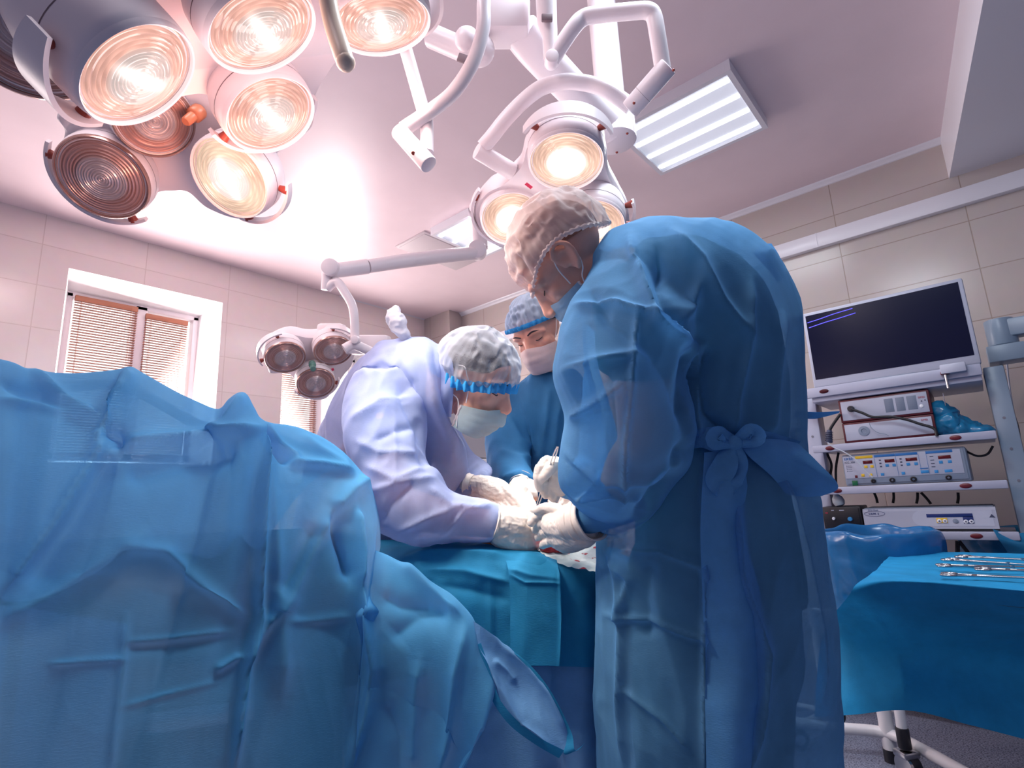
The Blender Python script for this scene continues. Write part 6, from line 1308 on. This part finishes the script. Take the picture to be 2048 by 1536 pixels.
# ------------------------------------------------------------------ bins with blue liners
def bin_liner(name, c, rx, ry, h, label, m, seed, z0=0.0, cat='bin'):
    t = thing(name, label, cat, (c[0], c[1], z0))
    n = 96; th = np.arange(n) * 2 * PI / n; G = []
    prof = [(0.80, z0), (0.82, z0 + 0.03), (0.90, (h + z0) * 0.5), (1.0, h - 0.02), (1.02, h), (1.0, h + 0.006), (0.97, h), (0.86, z0 + (h - z0) * 0.6), (0.78, z0 + 0.05)]
    for k, z in prof: G.append(np.stack([c[0] + rx * k * np.cos(th), c[1] + ry * k * np.sin(th), np.full(n, z)], 1))
    MB().grid(np.array(G), closed_v=True, cap=True).build('bin_body', mat('bin_grey', (0.45, 0.45, 0.50), 0.4), t)
    G = []; rn = np.random.RandomState(seed)
    prof = [(0.66, h - 0.20, 0.0), (0.86, h - 0.07, 0.5), (0.955, h + 0.008, 0.5), (1.03, h + 0.022, 0.8), (1.10, h + 0.012, 1.0), (1.12, h - 0.03, 1.0), (1.09, h - 0.09, 1.2), (1.07, h - 0.16, 1.4), (1.02, h - 0.23, 1.6), (1.0, h - 0.30, 1.8), (0.98, h - 0.325, 1.8)]
    pr = spline(np.array(prof), 44)
    for k, z, a_ in pr:
        d = np.stack([np.cos(th), np.sin(th), np.full(n, z * 5)], 1)
        w = 1 + a_ * (0.020 * (ridged(d * 2.3 + seed, seed) - 0.2) + 0.014 * ridged(d * 5.5 + seed, seed + 1))
        zz = z + a_ * 0.014 * (vnoise(d * np.array([3, 3, 0]) + seed, seed + 2) - 0.5) * 2
        G.append(np.stack([c[0] + rx * k * w * np.cos(th), c[1] + ry * k * w * np.sin(th), zz], 1))
    MB().grid(np.array(G), closed_v=True).build('bin_liner', m, t, smooth=70)
    return t
c1 = P(1752, 1064, 2.30); bs1 = bin_liner('waste_basin', (c1[0], c1[1]), 0.25, 0.20, c1[2] - 0.01, 'wide basin with shiny blue plastic liner on a wheeled stand behind the gown', M_bag, 4, c1[2] - 0.34, 'basin')
pb_ = P(1622, 1200, 2.42); zb_ = c1[2] - 0.35
MB().tube([(c1[0], c1[1], zb_ + 0.012), (pb_[0], pb_[1], zb_ + 0.012)], 0.014, 14).build('stand_arm', M_white, bs1)
MB().tube([(pb_[0], pb_[1], zb_ + 0.02), (pb_[0], pb_[1], 0.09)], 0.018, 16).build('stand_pole', M_white, bs1)
for e_ in (PZ(1676, 1452, 0.0), PZ(1575, 1448, 0.0), PZ(1602, 1500, 0.0)):
    MB().tube([(pb_[0], pb_[1], 0.11), e_ + np.array([0, 0, 0.09])], 0.013, 12).build('stand_leg', M_white, bs1)
    cw = MB().lathe([(0.012, -0.013), (0.034, -0.012), (0.040, 0), (0.034, 0.012), (0.012, 0.013)], e_ + np.array([0, 0, 0.041]), (0.75, 0.5, 0), 24).build('caster', M_black, bs1)
    MB().lathe([(0.004, -0.0145), (0.020, -0.0142), (0.020, 0.0142), (0.004, 0.0145)], e_ + np.array([0, 0, 0.041]), (0.75, 0.5, 0), 20).build('hub', M_cart, cw)
c2 = P(2040, 1088, 2.55); bin_liner('waste_bin', (c2[0], c2[1]), 0.21, 0.20, c2[2] + 0.04, 'blue lined bin at the right edge behind the steel instruments', M_bag2, 9)
fl = sheet(None, 'bin_flap', M_bag2, [[(1985, 1060, 2.32), (2050, 1068, 2.30), (2110, 1068, 2.32)], [(2000, 1082, 2.28), (2055, 1090, 2.26), (2110, 1090, 2.28)], [(2020, 1112, 2.30), (2060, 1122, 2.27), (2110, 1122, 2.28)]], rip=0.01, seed=8)
tag(fl, 'wrinkled blue plastic sheet hanging over the right edge bin', 'plastic sheet')

# ------------------------------------------------------------------ instrument table
it = thing('instrument_table', 'wheeled instrument table with white tube frame under a blue cloth', 'table', (2.35, -0.05, 0))
ZT = 0.785
tcx = [PZ(1800, 1108, ZT), PZ(2230, 1116, ZT), PZ(2230, 1200, ZT), PZ(1790, 1160, ZT)]
MB().prism([(0.90 * p + 0.10 * sum(tcx) / 4) * np.array([1, 1, 0]) + np.array([0, 0, ZT - 0.045]) for p in tcx], (0, 0, 0.022)).build('tabletop', M_steel, it)
def ft(pts, r, name='frame_tube'): MB().tube([PZ(a, b, z) for a, b, z in pts], r, 14, 24).build(name, M_white, it, smooth=50)
ft([(1560, 1440, 0.10), (1665, 1455, 0.10), (1772, 1466, 0.10), (1850, 1502, 0.10), (1930, 1546, 0.10), (2020, 1596, 0.10)], 0.021)
j = PZ(1775, 1466, 0.10); MB().tube([j, j + np.array([0, 0, ZT - 0.14])], 0.026, 16).build('leg', M_white, it, smooth=50)
MB().lathe([(0.024, 0.10), (0.024, 0.045)], j * np.array([1, 1, 0]), (0, 0, 1), 20).build('foot_stem', M_white, it); MB().lathe([(0.026, 0), (0.026, 0.045)], j * np.array([1, 1, 0]), (0, 0, 1), 20).build('foot', M_black, it)
kx = PZ(1822, 1562, 0.0); k2 = kx + np.array([0.12, 0.02, 0.62])
MB().tube([kx + np.array([0, 0, 0.15]), kx + np.array([0.01, 0, 0.26]), kx + np.array([0.06, 0.02, 0.40]), k2], 0.018, 14, 20).build('leg', M_white, it, smooth=50)
MB().tube([j + np.array([0.05, -0.03, 0.06]), j + np.array([0.16, -0.11, 0.30]), j + np.array([0.2, -0.14, 0.5])], 0.022, 14, 12).build('brace', M_white, it, smooth=50)
MB().cyl(kx + np.array([0, 0, 0.105]), kx + np.array([0, 0, 0.175]), 0.022, seg=20, bev=0.004).build('caster_sleeve', M_black, it)
ca = MB().lathe([(0.012, -0.026), (0.038, -0.024), (0.044, -0.012), (0.044, 0.012), (0.038, 0.024), (0.012, 0.026)], kx + np.array([0.01, 0.0, 0.046]), (0.75, -0.6, 0), 28).build('caster', M_steel, it, smooth=50)
MB().lathe([(0.010, -0.018), (0.0455, -0.016), (0.0455, 0.016), (0.010, 0.018)], kx + np.array([0.01, 0.0, 0.046]), (0.75, -0.6, 0), 28).build('tyre', M_black, ca)
MB().obox(kx + np.array([0.005, 0, 0.088]), [[0.75, -0.6, 0], [0.6, 0.75, 0], [0, 0, 1]], (0.034, 0.03, 0.012), 0.006).build('caster_fork', M_steel, it)
q2 = PZ(2180, 1640, 0.0); MB().tube([np.array([q2[0], q2[1], 0.1]), np.array([q2[0], q2[1], ZT - 0.045])], 0.022, 14).build('leg', M_white, it); MB().cyl(np.array([q2[0], q2[1], 0.0]), np.array([q2[0], q2[1], 0.1]), 0.03).build('caster', M_black, it)
q3 = PZ(2230, 1400, 0.0); MB().tube([np.array([q3[0], q3[1], 0.1]), np.array([q3[0], q3[1], ZT - 0.045])], 0.022, 14).build('leg', M_white, it); MB().cyl(np.array([q3[0], q3[1], 0.0]), np.array([q3[0], q3[1], 0.1]), 0.03).build('caster', M_black, it)
dz_ = lambda px, py, z: (px, py, float((PZ(px, py, z) - CAMP) @ RC[2]))
far = [dz_(1780, 1112, ZT), dz_(1806, 1106, ZT), dz_(1870, 1107, ZT), dz_(1960, 1109, ZT), dz_(2080, 1113, ZT), dz_(2230, 1118, ZT)]
nearr = [dz_(1742, 1150, ZT), dz_(1776, 1156, ZT), dz_(1860, 1163, ZT), dz_(1960, 1172, ZT), dz_(2080, 1184, ZT), dz_(2230, 1198, ZT)]
edge = [(a[0] - k, a[1] + e_, a[2] - 0.03) for a, k, e_ in zip(nearr, (46, 16, 4, 2, 0, 0), (40, 22, 16, 16, 16, 16))]
mid = [(1645, 1275, 1.93), (1720, 1285, 1.78), (1830, 1295, 1.70), (1950, 1305, 1.68), (2080, 1320, 1.66), (2230, 1335, 1.64)]
bot = [(1630, 1434, 1.88), (1700, 1431, 1.72), (1815, 1421, 1.63), (1940, 1450, 1.62), (2080, 1486, 1.60), (2230, 1520, 1.58)]
M_tdr = fabric('table_cloth_blue', (0.020, 0.35, 0.70), 0.15, 0.0, rough=0.7)
td = cloth('table_cloth', M_tdr, [[(a[0] + 10, a[1] - 1, a[2] + 0.10) for a in far], far, [tuple((np.array(a) + np.array(b)) / 2) for a, b in zip(far, nearr)], nearr, edge, mid, bot],
     [([(1700, 1195), (1760, 1230), (1800, 1300), (1812, 1420)], 0.010, 26), ([(1680, 1240), (1700, 1330), (1700, 1425)], 0.010, 26), ([(1950, 1240), (1980, 1340), (2010, 1460)], 0.006, 40)], wr=0.003, sc=4, seed=91, fine=0.0004)
tag(td, 'dark blue cloth covering the instrument table, hanging in front', 'table cloth')
def clamp(px, py, L, ang, k, label, dz=0.0):
    z = ZT + 0.014 + dz; p0 = PZ(px, py, z); q = PZ(px + 60, py + ang, z); d = nz(q - p0); s = np.array([-d[1], d[0], 0.0])
    t = thing('surgical_clamp', label, 'surgical instrument', p0, 'clamps on the instrument table')
    for sg in (1, -1):
        c = p0 + s * sg * 0.018 * (1.0 if sg > 0 else 0.8); th = np.linspace(0, 2 * PI, 29)
        MB().tube([c + d * 0.017 * math.cos(a) + s * 0.012 * math.sin(a) for a in th], 0.0032, 10, cap=False).build('finger_ring', M_steel, t, smooth=60)
        MB().tube([c + d * 0.017, c + d * 0.05 - s * sg * 0.006, p0 + d * L * 0.6, p0 + d * L - s * sg * 0.0 + s * sg * 0.002], [0.0034, 0.0036, 0.0036, 0.0022], 10, 24, flat=0.8).build('arm', M_steel, t, smooth=60)
    MB().cyl(p0 + d * L * 0.6 - np.array([0, 0, 0.004]), p0 + d * L * 0.6 + np.array([0, 0, 0.004]), 0.005, seg=16).build('rivet', M_steel, t)
    MB().obox(p0 + d * 0.055, [d, s, [0, 0, 1]], (0.006, 0.012, 0.002), 0.001).build('ratchet', M_steel, t)
for a in ((1926, 1113, 0.26, 3.0, 0, 'steel clamp lying furthest back on the blue instrument table'), (1900, 1119, 0.26, 4.0, 1, 'steel clamp second from the back on the instrument table'), (1888, 1131, 0.27, 1.0, 2, 'steel clamp reaching furthest left on the instrument table'),
          (1966, 1138, 0.24, 2.0, 3, 'steel clamp starting furthest right on the instrument table'), (1898, 1149, 0.28, 2.5, 4, 'steel clamp lying nearest the front edge of instrument table')): clamp(*a)
# pale cabinet in the far corner
cbn = thing('cabinet', 'grey and white cabinet in the far corner between the two masked surgeons', 'cabinet', (3.45, 3.6, 0))
cy = P(958, 890, 3.4)
MB().box((cy[0] - 0.35, cy[1] - 0.05, 0), (cy[0] + 0.30, cy[1] + 0.4, PX(965, 918, cy[0])[2]), 0.01).build('base_unit', M_white, cbn)
MB().box((cy[0] - 0.30, cy[1] + 0.02, PX(965, 914, cy[0])[2]), (cy[0] + 0.26, cy[1] + 0.38, PX(965, 828, cy[0])[2] + 0.1), 0.01).build('upper_unit', mat('cabinet_grey', (0.46, 0.43, 0.46), 0.4), cbn)
